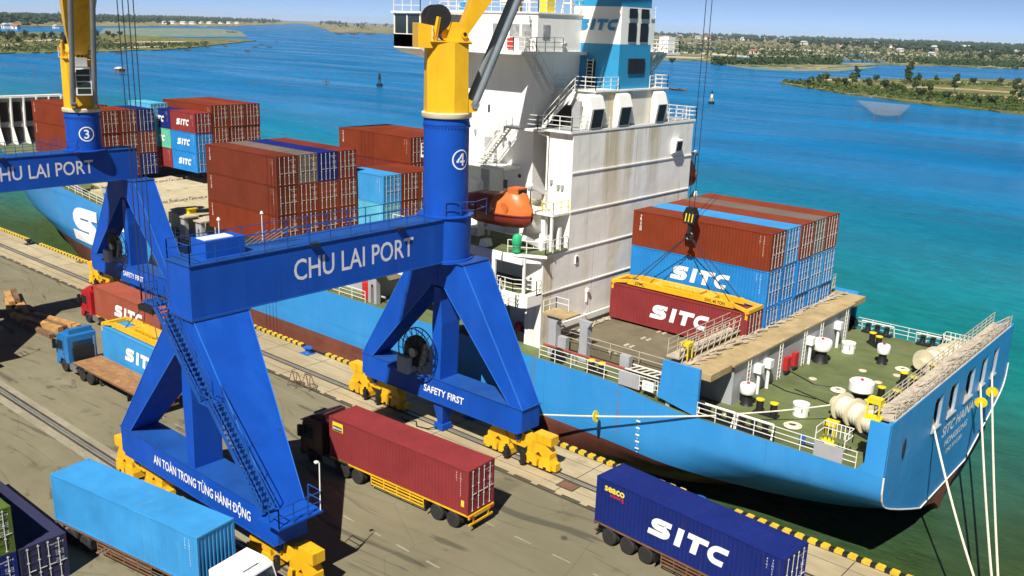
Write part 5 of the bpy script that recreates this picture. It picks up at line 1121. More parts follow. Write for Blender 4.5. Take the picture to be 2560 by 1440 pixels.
rl = MB().rail([(-41.5, 1.2, 8.95), (-39.8, 1.2, 8.95), (-39.8, 1.9, 8.95)], 1.0, .04, .8, 2); rl.path([(-41.5, 1.75, 9.9), (-41.5, 1.3, 10.9), (-41.5, 1.2, 8.95)], .05, 5); sp(rl, 'accommodation_ladder_frame', 'rail_white', D98)
# lower passage gear
for x, y in ((-43.5, 3.5), (-41.5, 4.0), (-46, 3.5)): sp(MB().box(x-.6, x+.6, y-.5, y+.5, 5.4, 6.3), 'deck_machine', 'black'); sp(MB().lathe((x, y-.3, 6.3), [(.3, 0), (.3, .5), (.1, .6)], 10), 'valve', 'red')
for x in (-37.3, -34.9):
    pd = sp(MB().prism([(x-.35, 5.4), (x+.35, 5.4), (x+.35, 8.1), (x+.7, 8.6), (x-.6, 8.6), (x-.35, 8.1)], 'y', 2.6 if x < -36 else 3.3, 3.2 if x < -36 else 3.6), 'lashing_pedestal', 'ship_grey')
    if x < -36: sp(MB().box(x-.9, x+1.4, 2.4, 4.2, 8.6, 8.75), 'pedestal_cap', 'walk_tan', pd); sp(MB().rail([(x-.8, 2.45, 8.75), (x-.8, 4.0, 8.75), (x+.4, 4.0, 8.75)], .9, .03, .8, 1), 'railing', 'rail_white', pd)
    else: sp(MB().prism([(x-.35, 8.1), (x-.7, 5.4), (x+.35, 5.4), (x+.35, 8.1)], 'y', 3.62, 3.9), 'pedestal_brace', 'ship_grey', pd)
# aft wall trims, ports
for z in (9.8,): sp(MB().box(-39.0, -38.92, 3.3, 27.2, z-.05, z+.05), 'deck_edge_bar', 'ship_white', AW)
sp(MB().box(-38.99, -38.9, 7.3, 7.65, 11.5, 12.15), 'port_frame', 'ship_white', AW); sp(MB().box(-38.92, -38.88, 7.36, 7.59, 11.58, 12.07), 'port_glass', 'glass', AW)
sp(MB().box(-39.0, -38.75, 9.0, 9.25, 8.9, 9.15).box(-39.0, -38.9, 9.05, 9.2, 8.0, 8.9), 'wall_lamp', 'ship_white', AW)
hp = MB().path([(-38.75, 4.2, 7.0), (-38.75, 26.5, 7.0)], .07, 6)
for y in range(5, 27, 4): hp.tube((-39, y, 7.0), (-38.75, y, 7.0), .05, 5)
sp(hp, 'pipe_run', 'ship_white', AW)
# boat deck tier 12.9-15.7
T15 = sp(MB().box(-54, -44, 7.2, 23.3, 12.9, 15.6), 'boat_deck_house', 'ship_white'); sp(MB().box(-41.3, -39.0, 6.4, 24.1, 12.9, 15.7), 'casing_lower', 'ship_stained')
sp(MB().box(-44, -41.3, 10, 20.5, 12.9, 21.7), 'casing_core', 'ship_white')
S15 = sp(MB().box(-43.6, -39.0, 4.3, 6.4, 15.62, 15.78), 'upper_side_deck', 'ship_white'); sp(MB().rail([(-43.5, 4.4, 15.78), (-39.1, 4.4, 15.78), (-39.1, 6.3, 15.78)], .9, .03, 1.2, 1), 'railing', 'letter_yellow', S15)
sp(MB().box(-39.3, -39.1, 4.35, 4.5, 12.9, 15.62), 'deck_pillar', 'ship_white', S15); sp(MB().prism([(-39.6, 12.9), (-39.2, 12.9), (-39.2, 14.6), (-39.35, 14.6)], 'y', 5.4, 5.7), 'pillar_brace', 'ship_white', S15)
sp(MB().rail([(-38.6, 3.05, 12.93), (-38.95, 6.2, 12.93)], 1.0, .035, 1.1, 1).rail([(-41.2, 1.72, 12.93), (-38.6, 3.05, 12.93)], 1.0, .035, 1.2, 1).rail([(-54, 1.72, 12.93), (-46, 1.72, 12.93)], 1.0, .035, 1.5, 1), 'railing', 'rail_white', D13)
sp(MB().prism([(-44.2, 12.9), (-43.4, 12.9), (-43.6, 13.5), (-44.0, 13.5)], 'y', 1.7, 2.5), 'deck_box', 'ship_white', D13); sp(MB().box(-41.0, -40.0, 4.7, 5.6, 12.93, 13.9), 'deck_box', 'ship_white', D13)
# main house
MH = sp(MB().box(-54, -43.4, YM, YO, 15.6, 27.35), 'main_house', 'ship_white')
AC = sp(MB().box(-41.3, -39.0, 6.4, 24.1, 15.7, 21.75), 'aft_casing', 'casing_stained')
for z in (15.75, 18.75): sp(MB().box(-39.0, -38.93, 6.4, 24.1, z-.05, z+.05), 'deck_edge_bar', 'ship_white', AC)
sp(MB().box(-39.0, -38.93, 3.3, 27.2, 12.66, 12.76), 'deck_edge_bar', 'ship_white', AW)
sp(MB().prism([(-39.0, 20.4), (-38.5, 20.3), (-38.6, 19.3), (-39.0, 19.1)], 'y', 20.6, 21.7), 'vent_hood', 'ship_white', AC); sp(MB().prism([(-38.48, 20.2), (-38.58, 19.4), (-38.55, 19.4), (-38.45, 20.2)], 'y', 20.75, 21.55), 'vent_grille', 'black', AC)
# side fittings of casing
for x, z in ((-40.2, 17.6), (-39.8, 17.6), (-40.9, 17.9)): sp(MB().box(x-.1, x+.1, 6.2, 6.4, z-.15, z+.15), 'side_lamp', 'ship_grey', AC)
sp(MB().path([(-41.35, 6.25, 15.8), (-41.35, 6.25, 21.3), (-42.3, 6.25, 21.5)], .07, 6), 'drain_pipe', 'ship_white', AC)
# deck z=18.6 balcony with door, stair up
S18 = sp(MB().box(-54, -44.6, 4.9, YM, 18.45, 18.62), 'balcony_deck', 'ship_white'); sp(MB().rail([(-54, 4.98, 18.62), (-45.4, 4.98, 18.62)], 1.0, .03, 1.4, 2), 'railing', 'rail_white', S18)
for x in (-49.5, -46.2): sp(MB().tube((x, 5.1, 12.9), (x, 5.1, 18.45), .09, 8), 'deck_pillar', 'ship_white', S18)
sp(MB().box(-48.6, -47.7, YM-.05, YM, 18.7, 20.6), 'door', 'ship_grey', MH); sp(MB().box(-49.3, -48.3, YM-.05, YM+.22, 13.0, 15.0), 'door', 'ship_grey', MH); sp(MB().box(-46.4, -46.0, YM-.04, YM, 16.6, 17.3), 'window', 'glass', MH)
sp(MB().box(-48.9, -48.0, YM-.05, YM, 15.9, 17.9), 'door', 'ship_grey', MH)
sp(MB().path([(-47.2, 6.7, 18.62), (-47.2, 6.7, 21.0), (-46.9, 6.6, 21.25), (-46.0, 6.5, 21.2)], .1, 8), 'vent_pipe', 'ship_grey', MH)
sp(MB().box(-48.3, -48.1, YM-.03, YM, 22.6, 23.2), 'window', 'glass', MH)
for x, z in ((-44.7, 17.8), (-44.6, 16.4)): sp(MB().lathe((x, YM-.04, z), [(.16, 0), (.16, .05)], 12, 'y'), 'porthole', 'glass', MH)
for x, z in ((-46.5, 20.3), (-45.8, 20.3), (-49.6, 20.9)): sp(MB().box(x-.08, x+.08, YM-.18, YM, z-.2, z+.2), 'side_lamp', 'ship_grey', MH)
# z=21.9 deck and railings
D22 = sp(MB().box(-43.4, -38.95, 6.0, 24.5, 21.75, 21.92), 'casing_deck', 'ship_white'); sp(MB().box(-44.9, -41.3, 4.9, 6.0, 21.75, 21.92), 'stair_landing', 'ship_white', D22); sp(MB().box(-43.3, -39.05, 6.1, 24.4, 21.92, 21.94), 'deck_covering', 'ship_grey', D22)
sp(MB().rail([(-43.0, 5.0, 21.94), (-41.4, 5.0, 21.94), (-41.3, 6.1, 21.94), (-39.0, 6.1, 21.94), (-39.0, 11.0, 21.94)], 1.05, .035, 1.1, 2), 'railing', 'rail_white', D22); sp(MB().rail([(-39.0, 19.8, 21.94), (-39.0, 24.4, 21.94), (-43, 24.4, 21.94)], 1.05, .035, 1.1, 2), 'railing', 'rail_white', D22)
stair(SHIP, (-47.6, 5.2, 18.62), (-44.7, 5.2, 21.9), .7, (0, 1, 0), 'rail_white', 14)
stair(SHIP, (-42.2, 6.6, 21.94), (-40.4, 8.1, 24.75), .7, (-.6, .8, 0), 'rail_white', 12)
stair(SHIP, (-42.0, 6.4, 24.6), (-43.5, 5.6, 27.45), .7, (.5, .8, 0), 'rail_white', 12)
# casing block with hoods and funnel
CB = sp(MB().prism([(8.6, 21.94), (20.2, 21.94), (19.6, 24.7), (9.4, 24.7)], 'x', -43.4, -39.4), 'funnel_casing', 'casing_stained')
sp(MB().box(-43.4, -39.2, 9.2, 19.8, 24.7, 24.82), 'casing_top', 'ship_white', CB)
for y0, y1 in ((8.2, 9.9), (12.0, 13.7), (17.5, 19.0)):
    h = sp(MB().prism([(-39.4, 21.96), (-38.95, 21.96), (-38.7, 23.5), (-39.0, 24.4), (-39.4, 24.6)], 'y', y0, y1), 'vent_hood', 'ship_white', CB)
    sp(MB().prism([(-38.94, 22.06), (-38.71, 23.45), (-38.67, 23.45), (-38.89, 22.06)], 'y', y0+.22, y1-.22), 'vent_grille', 'black', h)
sp(MB().prism([(-42.6, 22.0), (-41.0, 22.0), (-41.2, 23.6), (-42.4, 23.6)], 'y', 8.35, 9.3), 'vent_grille', 'black', CB)
sp(MB().box(-40.9, -40.1, 8.5, 8.75, 22.0, 24.0), 'door', 'ship_grey', CB)
sp(MB().rail([(-43.3, 9.3, 24.82), (-39.3, 9.3, 24.82), (-39.3, 12.3, 24.82)], 1.0, .035, 1.1, 2), 'railing', 'rail_white', CB); sp(MB().rail([(-39.3, 16.9, 24.82), (-39.3, 19.7, 24.82), (-43, 19.7, 24.82)], 1.0, .035, 1.1, 2), 'railing', 'rail_white', CB)
def fun(z0, z1, name, mat, g=0.0, par=None):
    def rg(z): k = (z-24.8)/10; return [(-44.6+k*.5-g, 12.5+k*.35-g), (-39.5-k*.2+g, 12.5+k*.35-g), (-39.5-k*.2+g, 17.2-k*.4+g), (-44.6+k*.5-g, 17.2-k*.4+g)]
    v = [(a, b_, z0) for a, b_ in rg(z0)] + [(a, b_, z1) for a, b_ in rg(z1)]; return sp(MB().hexa(v), name, mat, par)
FU = fun(24.82, 28.3, 'funnel', 'funnel_blue'); fun(28.3, 31.15, 'funnel_band', 'ship_white', 0, FU); fun(31.15, 35.0, 'funnel_top', 'funnel_blue', 0, FU)
for z0, z1, ys_ in ((28.5, 29.95, (14.2, 15.9)), (26.0, 27.2, (14.4, 15.6)), (30.3, 31.05, (14.2, 15.9))):
    for y in ys_: sp(MB().box(-39.55, -39.42 if z0 < 28 else -39.5, y-.55, y+.55, z0, z1), 'louvre', 'black', FU)
tx = MB(); lay(tx, LOGO, (-41.9, 12.60, 29.75), (1, 0, .0), (0, .035, 1), width=3.9, height=.85, shear=.25); sp(tx, 'funnel_logo', 'letter_blue', FU)
ld = MB()
for k in (-.28, .28): ld.tube((-42.2+k, 12.3, 24.8), (-42.2+k, 12.4, 27.1), .04, 5)
for i in range(8): ld.tube((-42.48, 12.3, 25.0+i*.28), (-41.92, 12.3, 25.0+i*.28), .03, 4)
sp(ld, 'ladder', 'rail_white', FU); sp(MB().box(-42.6, -41.8, 12.44, 12.56, 24.85, 26.9), 'recess', 'black', FU)
# far side wing platform with stair
WP = sp(MB().box(-47, -43.6, 23.5, 28.6, 27.3, 27.5), 'wing_platform', 'ship_white'); sp(MB().rail([(-43.7, 23.5, 27.5), (-43.7, 28.5, 27.5), (-47, 28.5, 27.5)], 1.1, .04, 1.0, 2), 'railing', 'rail_white', WP); sp(MB().box(-45, -44, 27.0, 28.2, 27.5, 28.9), 'wing_console', 'ship_white', WP)
sp(MB().beam((-45, 23.5, 25.3), (-45, 28.2, 27.3), .3, .3), 'platform_brace', 'ship_white', WP)
stair(SHIP, (-43.2, 20.8, 24.8), (-43.5, 24.8, 27.5), .7, (1, 0, 0), 'rail_white', 11)
stair(SHIP, (-42.6, 24.6, 21.94), (-42.6, 22, 24.8), .7, (1, 0, 0), 'rail_white', 11)
# bridge
BR = sp(MB().box(-54, -43.4, YM, YO, 27.6, 30.4), 'bridge', 'ship_white')
BD = sp(MB().prism([(-54.2, 4.7), (-43.9, 4.7), (-42.7, 6.2), (-42.7, 24.3), (-43.9, 25.8), (-54.2, 25.8)], 'z', 27.35, 27.6), 'bridge_deck', 'ship_white')
sp(MB().rail([(-50.5, 4.8, 27.6), (-43.9, 4.8, 27.6), (-42.8, 6.2, 27.6), (-42.8, 9.5, 27.6)], 1.05, .035, 1.1, 2), 'railing', 'rail_white', BD)
for x in (-45.7, -44.45, -47.5): fr_ = sp(MB().box(x-.5, x+.5, YM-.04, YM, 28.55, 29.6), 'window_frame', 'ship_grey', BR); sp(MB().box(x-.43, x+.43, YM-.06, YM-.03, 28.62, 29.53), 'window', 'curtain', BR)
sp(MB().box(-43.4, -43.36, 7.6, 8.5, 28.55, 29.6), 'window_frame', 'ship_grey', BR); sp(MB().box(-43.37, -43.33, 7.68, 8.42, 28.62, 29.53), 'window', 'curtain', BR)
sp(MB().box(-46.3, -45.8, YM-.2, YM, 27.7, 28.5), 'fire_box', 'red', BR); sp(MB().box(-44.6, -44.0, 6.2, 6.8, 27.6, 28.7), 'deck_locker', 'ship_grey', BD)
for x in (-46.6, -44.0): sp(MB().tube((x, YM-.25, 29.7), (x, YM-.25, 30.2), .06, 6).tube((x, YM, 29.9), (x, YM-.25, 29.9), .04, 5), 'side_lamp', 'ship_grey', BR)
sp(MB().lathe((-43.2, 10.2, 28.2), [(.02, -.25), (.2, -.15), (.25, 0), (.02, .1)], 12), 'searchlight', 'ship_white', BR); sp(MB().tube((-43.2, 10.2, 27.6), (-43.2, 10.2, 28.0), .05, 6), 'lamp_post', 'ship_white', BR)
RT = sp(MB().box(-54.1, -43.3, YM-.1, YO+.1, 30.4, 30.52), 'monkey_island', 'ship_white'); sp(MB().rail([(-54, YM, 30.52), (-43.4, YM, 30.52), (-43.4, YO, 30.52)], 1.05, .03, 1.0, 2), 'railing', 'rail_white', RT)
mm = MB()
for x, y in ((-46, 9), (-48, 11), (-45, 13)):
    for k in ((-.5, -.5), (.5, -.5), (0, .6)): mm.tube((x+k[0], y+k[1], 30.5), (x, y, 34), .05, 5)
    mm.box(x-.4, x+.4, y-.4, y+.4, 31.3, 31.4)
sp(mm, 'radar_mast', 'rail_white', RT)
sp(MB().box(-44.6, -43.9, 8.6, 9.6, 30.52, 32.0), 'yellow_cabinet', 'letter_yellow', RT); sp(MB().box(-46.6, -46.1, 7.6, 8.3, 30.52, 32.2), 'rope_locker', 'timber_dark', RT); sp(MB().box(-47.6, -46.8, 7.3, 7.5, 31.0, 31.7), 'name_board', 'ship_white', RT)
tx = MB(); lay(tx, LOGO, (-50.3, YM-.13, 30.9), (1, 0, 0), (0, 0, 1), width=2.6, height=.55, shear=.2); sp(tx, 'bridge_logo', 'letter_blue', RT)
# bridge wings
for s in (0, 1):
    m_ = (lambda y: y) if not s else (lambda y: 2*YC-y)
    def yb(a, b_): return (min(m_(a), m_(b_)), max(m_(a), m_(b_)))
    y0, y1 = yb(1.5, YM)
    W_ = sp(MB().prism([(m_(1.5), 27.5), (m_(2.2), 27.2), (m_(4.2), 26.8), (m_(7), 26.2), (m_(7), 27.6), (m_(2.0), 27.6), (m_(1.5), 28.55)] if s else [(m_(1.5), 28.55), (m_(2.0), 27.6), (m_(7), 27.6), (m_(7), 26.2), (m_(4.2), 26.8), (m_(2.2), 27.2), (m_(1.5), 27.5)], 'x', -53.6, -50.6), 'bridge_wing', 'ship_white')
    y0, y1 = yb(1.5, 4.2); sp(MB().box(-53.6, -53.5, y0, y1, 27.6, 28.6), 'wing_bulwark', 'ship_white', W_); sp(MB().box(-50.7, -50.6, y0, y1, 27.6, 28.6), 'wing_bulwark', 'ship_white', W_); sp(MB().box(-53.5, -50.7, *yb(1.5, 1.6), 27.6, 28.6), 'wing_bulwark', 'ship_white', W_)
    for x in (-53.55, -52.1, -50.65):
        for y in (1.55, 4.1, 6.8): sp(MB().box(x-.05, x+.05, m_(y)-.05, m_(y)+.05, 28.6, 30.15), 'mullion', 'ship_white', W_)
    sp(MB().box(-53.8, -50.4, *yb(1.35, 7), 30.15, 30.28), 'wing_roof', 'ship_white', W_)
    for x in (-53.55, -50.65):
        for a, b_ in ((1.65, 4.0), (4.2, 6.7)): sp(MB().box(x-.015, x+.015, *yb(a, b_), 28.62, 30.1), 'window', 'glass', W_)
    for x0 in (-53.45, -52.0): sp(MB().box(x0, x0+1.25, *yb(1.53, 1.57), 28.62, 30.1), 'window', 'glass', W_)
    sp(MB().rail([(-53.6, m_(1.5), 30.28), (-50.6, m_(1.5), 30.28), (-50.6, m_(6.8), 30.28)], .9, .03, 1.0, 1), 'railing', 'rail_white', W_)
# lifeboats + davits
def lifeboat(yc, zc, xa, xb, side, label, dav=True):
    t = thing('lifeboat', label, 'lifeboat', ((xa+xb)/2, yc, zc-1.1)); L_ = xb-xa
    secs = [(0, .15, .2, .3), (.08, .8, .85, .95), (.3, 1.25, 1.1, 1.35), (.55, 1.3, 1.15, 1.45), (.70, 1.25, 1.15, 1.75), (.86, 1.0, 1.05, 1.75), (.95, .62, .85, .9), (1, .1, .5, .3)]
    def ring(s_, lower):
        f_, w_, lo, hi = s_; x = xa+f_*L_; pts = []
        if lower: A = [(-w_, 0), (-w_*.92, -lo*.45), (-w_*.55, -lo*.9), (0, -lo), (w_*.55, -lo*.9), (w_*.92, -lo*.45), (w_, 0)]
        else: A = [(w_, 0), (w_*.9, hi*.45), (w_*.55, hi*.88), (0, hi), (-w_*.55, hi*.88), (-w_*.9, hi*.45), (-w_, 0)]
        return [(x, yc+a, zc+b_) for a, b_ in A]
    def loft(lower, secs_):
        v = []; n_ = 7
        for s_ in secs_: v += ring(s_, lower)
        return MB().add(v, [(i*n_+j_, i*n_+j_+1, (i+1)*n_+j_+1, (i+1)*n_+j_) for i in range(len(secs_)-1) for j_ in range(n_-1)])
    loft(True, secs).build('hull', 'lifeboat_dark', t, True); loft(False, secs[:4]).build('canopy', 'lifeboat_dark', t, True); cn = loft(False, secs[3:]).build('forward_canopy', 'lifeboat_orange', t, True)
    rb = MB()
    for a, b_ in zip(secs, secs[1:]):
        for s_ in (-1, 1): rb.tube((xa+a[0]*L_, yc+s_*a[1]*1.02, zc), (xa+b_[0]*L_, yc+s_*b_[1]*1.02, zc), .07, 6)
    rb.build('rubbing_strake', 'lifeboat_dark', t)
    MB().box(xa+L_*.72, xa+L_*.86, yc-.55, yc+.55, zc+1.5, zc+2.0).build('conning_tower', 'lifeboat_orange', t); MB().box(xa+L_*.855, xa+L_*.866, yc-.45, yc+.45, zc+1.62, zc+1.9).build('window', 'glass', t)
    MB().lathe((xa+L_*.74, yc-1.14, zc+.5), [(.42, .0), (.42, .06)], 14, 'y').build('hatch', 'lifeboat_orange', t)
    rt_ = MB()
    for i in range(4): rt_.box(xa+L_*(.15+.14*i), xa+L_*(.15+.14*i)+.3, yc-1.24, yc-1.18, zc+.32, zc+.38)
    rt_.build('reflector', 'letter_white', t)
    for x in (xa+L_*.04, xb-L_*.03):
        d = sp(MB().beam((x, yc+side*1.9, 12.9), (x, yc+side*.6*-1, zc-1.6), .35, .4), 'davit', 'ship_white'); sp(MB().beam((x, yc+side*1.9, 12.9), (x, yc+side*1.7, zc+1.6), .35, .35).beam((x, yc+side*1.7, zc+1.6), (x, yc, zc+2.3), .3, .35), 'davit_arm', 'ship_white', d)
        sp(MB().lathe((x-.15, yc, zc+2.1), [(.2, 0), (.2, .3)], 12, 'x'), 'sheave', 'ship_grey', d); sp(MB().tube((x, yc, zc+2.1), (x, yc, zc+.9), .05, 5), 'fall_rope', 'wire', d); sp(MB().box(x-.45, x+.45, yc+side*1.5-.4, yc+side*1.5+.4, 12.9, 13.7), 'davit_foot', 'ship_white', d)
lifeboat(3.0, 15.7, -47.2, -40.0, 1, 'orange enclosed lifeboat hung beside the white house above the quay'); lifeboat(27.4, 16.3, -46.5, -40.2, -1, 'orange enclosed lifeboat hung on the far water side of the house')
# green tarpaulin bundle on the boat deck rail
t = thing('tarpaulin_bundle', 'bright green tarpaulin bundle tied to the boat deck rail', 'tarpaulin', (-40.6, 2.05, 12.93))
MB().lathe((-40.6, 2.05, 12.93), [(.2, 0), (.32, .12), (.28, .5), (.36, .62), (.42, .9), (.34, 1.25), (.2, 1.45), (.03, 1.5)], 9).build('wrapped_cover', 'green', t, True); MB().lathe((-40.6, 2.05, 13.48), [(.31, 0), (.34, .03), (.31, .07)], 10).build('lashing', 'rope_white', t)
# ------------------------------------------------------------------ containers on the ship
L40, L20, HC, HS = 12.192, 6.058, 2.896, 2.591
NM = dict(c_brown='red-brown', c_maroon='maroon', c_red='faded red', c_sky='sky-blue', c_blue='blue', c_navy='navy', c_grey='grey-brown', c_green='olive green', c_mint='mint green', c_cyan='pale blue')
ORD = ['quay-side', 'second', 'third', 'fourth', 'fifth', 'sixth', 'seventh', 'eighth', 'ninth', 'tenth']; TIER = ['bottom', 'middle', 'top', 'uppermost']
def stackc(xa, y0, cols, z0, where, L=L40, H=HC, base=0, marks=None, grp=None):
    for j_, col in enumerate(cols):
        if not col: continue
        n_ = len(col)
        for k, c_ in enumerate(col):
            if not c_: continue
            tn = TIER[k] if n_ <= 3 else TIER[k]
            mk = (marks or {}).get((j_, k), ('code',) if j_ == 0 else ())
            lab = '%s container, %s row from the quay, %s tier, %s' % (NM[c_], ORD[j_+base], tn, where)
            container((xa+L/2, y0+j_*2.5+CW/2, z0+k*H), c_, lab, L, H, 0, mk, grp)
B, G, N_, K, S_ = 'c_brown', 'c_grey', 'c_navy', 'c_blue', 'c_sky'
# aft of the house
tri = ('code', 'triton'); lg_ = ('code', 'logo')
stackc(-37.6, 13.25, [[K, K, B], [K, K, S_], [K, K, B], [K, S_, G], [K, S_, B]], 6.6, 'aft of the white house', base=4, marks={(0, 2): tri, (0, 1): lg_, (0, 0): ('code',)}, grp='containers stacked aft of the house')
# midship bay
stackc(-83.6, 2.5, [[B, B, B], [B, B, G], [B, B, N_], [B, B, B]], 8.02, 'on the midship hatch', marks={(0, 0): tri, (0, 1): tri, (0, 2): tri}, grp='containers stacked midships')
stackc(-83.6, 20.1, [[B, B, B], [B, B, B], [B, B, B]], 8.7, 'on the midship hatch', base=7, marks={(0, 2): tri}, grp='containers stacked midships')
stackc(-73.5, 12.6, [['c_cyan', S_], [B, B], [G, B]], 8.6, 'astride the midship hatches', L=L20, base=4, H=HC, grp='short containers midships')
# forward bays
stackc(-119.4, 15.5, [['c_maroon', 'c_mint', N_]], 9.5, 'forward end of the pair', L=L20, H=HS, base=5, marks={(0, 0): ('code',), (0, 1): lg_, (0, 2): lg_}, grp='short containers on the forward hatch')
stackc(-113.2, 15.5, [[K, K, 'c_maroon']], 9.5, 'after end of the pair', L=L20, H=HS, base=5, marks={(0, 0): lg_, (0, 1): lg_, (0, 2): lg_}, grp='short containers on the forward hatch')
stackc(-119.4, 18.05, [[B, B, B], [B, B, B], [B, B, B]], 9.5, 'on the forward hatch', base=6, grp='containers on the forward hatch')
stackc(-121.4, 7.0, [[B, B, B], [B, B, B], [N_, B, N_]], 8.6, 'on the foremost hatch', L=L20, base=2, grp='short containers on the foremost hatch'); stackc(-122.4, 14.6, [[B, S_, 'c_cyan']], 9.2, 'by the forward pair', L=L20, base=5, grp='short containers on the foremost hatch')
stackc(-135.4, 7.0, [[B, B, B], [B, B, B], [B, B]], 8.6, 'ahead of the foremost hatch', base=2, marks={(0, 2): tri, (0, 1): tri}, grp='containers ahead of the foremost hatch')
stackc(-153, 11, [[B, B], [B, B]], 10.5, 'near the bow', base=3, L=L20, grp='containers near the bow')
# hanging container + spreader of crane 4
hx, hy = HOOK4[0], HOOK4[1]
container((hx, hy, 6.72), 'c_maroon', 'maroon container with white logo hanging under the yellow spreader', L40, HC, 0, ('logo',))
def spreader(cx, cy, z, label, hookz, L_=12.1, txt=True):
    t = thing('spreader', label, 'spreader', (cx, cy, z)); w_ = 1.15
    MB().prism([(cx-L_/2+1.3, z+.1), (cx+L_/2-1.3, z+.1), (cx+L_/2-1.5, z+.52), (cx-L_/2+1.5, z+.52)], 'y', cy-.95, cy-.65).build('beam', 'crane_yellow', t)
    MB().prism([(cx-L_/2+1.3, z+.1), (cx+L_/2-1.3, z+.1), (cx+L_/2-1.5, z+.52), (cx-L_/2+1.5, z+.52)], 'y', cy+.65, cy+.95).build('beam', 'crane_yellow', t)
    for s in (-1, 1):
        MB().box(cx+s*(L_/2-.12)-.18, cx+s*(L_/2-.12)+.18, cy-w_, cy+w_, z+.01, z+.28).build('end_beam', 'crane_yellow', t)
        for k in (-1, 1): MB().beam((cx+s*(L_/2-1.7), cy+k*.8, z+.4), (cx+s*(L_/2-.2), cy+k*1.0, z+.16), .22, .22).build('end_arm', 'crane_yellow', t)
        MB().box(cx+s*2.2-.5, cx+s*2.2+.5, cy-.65, cy+.65, z+.12, z+.45).build('cross_beam', 'crane_yellow', t)
        for k in (-1, 1): MB().box(cx+s*(L_/2-.1)-.1, cx+s*(L_/2-.1)+.1, cy+k*1.12-.1, cy+k*1.12+.1, z-.45, z+.2).build('guide_flap', 'crane_yellow', t)
    MB().box(cx-1.6, cx+1.6, cy-.6, cy+.6, z+.3, z+.6).build('power_pack', 'crane_yellow', t); MB().rail([(cx-1.6, cy-.75, z+.5), (cx+1.6, cy-.75, z+.5)], .35, .03, .5, 1).build('railing', 'crane_yellow', t)
    if txt:
        q = MB(); text(q, 'SWL 40 TON', (cx+L_/2-2.9, cy-.958, z+.31), (1, 0, 0), (0, 0, 1), width=1.7, height=.26, bold=.02); text(q, 'ZPMC', (cx-L_/2+2.5, cy-.958, z+.31), (1, 0, 0), (0, 0, 1), width=.9, height=.26, bold=.02); q.build('lettering', 'black', t)
    return t
SP4 = spreader(hx, hy, 6.72+HC, 'yellow container spreader on the maroon container above the aft hatch', HOOK4[2])
t = thing('hook_block', 'black hook block with yellow stripes above the yellow spreader', 'hook', (hx, hy, HOOK4[2]-2.2))
z = HOOK4[2]; MB().prism([(hx-.45, z-.9), (hx+.45, z-.9), (hx+.55, z-.2), (hx+.3, z+.35), (hx-.3, z+.35), (hx-.55, z-.2)], 'y', hy-.3, hy+.3).build('sheave_case', 'black', t)
for i in range(3): MB().hexa([(hx-.35+i*.28, hy-.31, z-.75), (hx-.25+i*.28, hy-.31, z-.75), (hx-.25+i*.28, hy-.305, z-.75), (hx-.35+i*.28, hy-.305, z-.75), (hx-.27+i*.28, hy-.31, z-.1), (hx-.17+i*.28, hy-.31, z-.1), (hx-.17+i*.28, hy-.305, z-.1), (hx-.27+i*.28, hy-.305, z-.1)]).build('stripe', 'yellow', t)
MB().tube((hx, hy, z-.9), (hx, hy, z-1.7), .22, 8, .16).build('swivel', 'black', t); MB().path([(hx+.3*math.cos(a), hy, z-1.9+.3*math.sin(a)) for a in [math.pi*(1.6*i/8-.8) for i in range(9)]], .09, 6).build('hook', 'black', t)
for s in (-1, 1):
    for k in (-1, 1): MB().tube((hx, hy, z-1.8), (hx+s*4.3, hy+k*.8, 6.72+HC+.5), .035, 5).build('sling', 'wire', t)
# ------------------------------------------------------------------ crane 3 load
hx3, hy3 = HOOK3[0], HOOK3[1]; zc3 = .95
container((hx3, hy3, zc3), 'c_sky', 'sky-blue container with white logo hanging beside the rusty flatbed', L40, HC, 0, ('logo',))
spreader(hx3, hy3, zc3+HC, 'yellow container spreader on the sky-blue container on the apron', HOOK3[2], txt=False)
t = thing('lifting_beam', 'small dark lifting frame above the apron spreader', 'hook', (hx3, hy3, 5.4)); MB().box(hx3-1.1, hx3+1.1, hy3-.35, hy3+.35, 6.2, 6.65).build('sheave_case', 'black', t)
for s in (-1, 1):
    for k in (-1, 1): MB().tube((hx3+s*.9, hy3+k*.2, 6.2), (hx3+s*2.6, hy3+k*.8, zc3+HC+.5), .04, 5).build('sling', 'wire', t)
# spreader lying on the empty hatch
t = thing('deck_frame', 'yellow and red lifting frame lying on the empty hatch', 'lifting frame', (-92, 19, 7.96))
MB().beam((-97, 17.6, 8.3), (-86.6, 17.6, 8.3), .3, .5).build('side_beam', 'letter_yellow', t); MB().beam((-97, 19.8, 8.3), (-86.6, 19.8, 8.3), .3, .5).build('side_beam', 'letter_yellow', t)
for x in (-97, -92, -86.6): MB().beam((x, 17.5, 8.45), (x, 19.9, 8.45), .5, .35).build('cross_beam', 'letter_yellow', t)
MB().box(-97.5, -96.2, 17.5, 19.9, 8.0, 8.8).build('end_block', 'red', t)
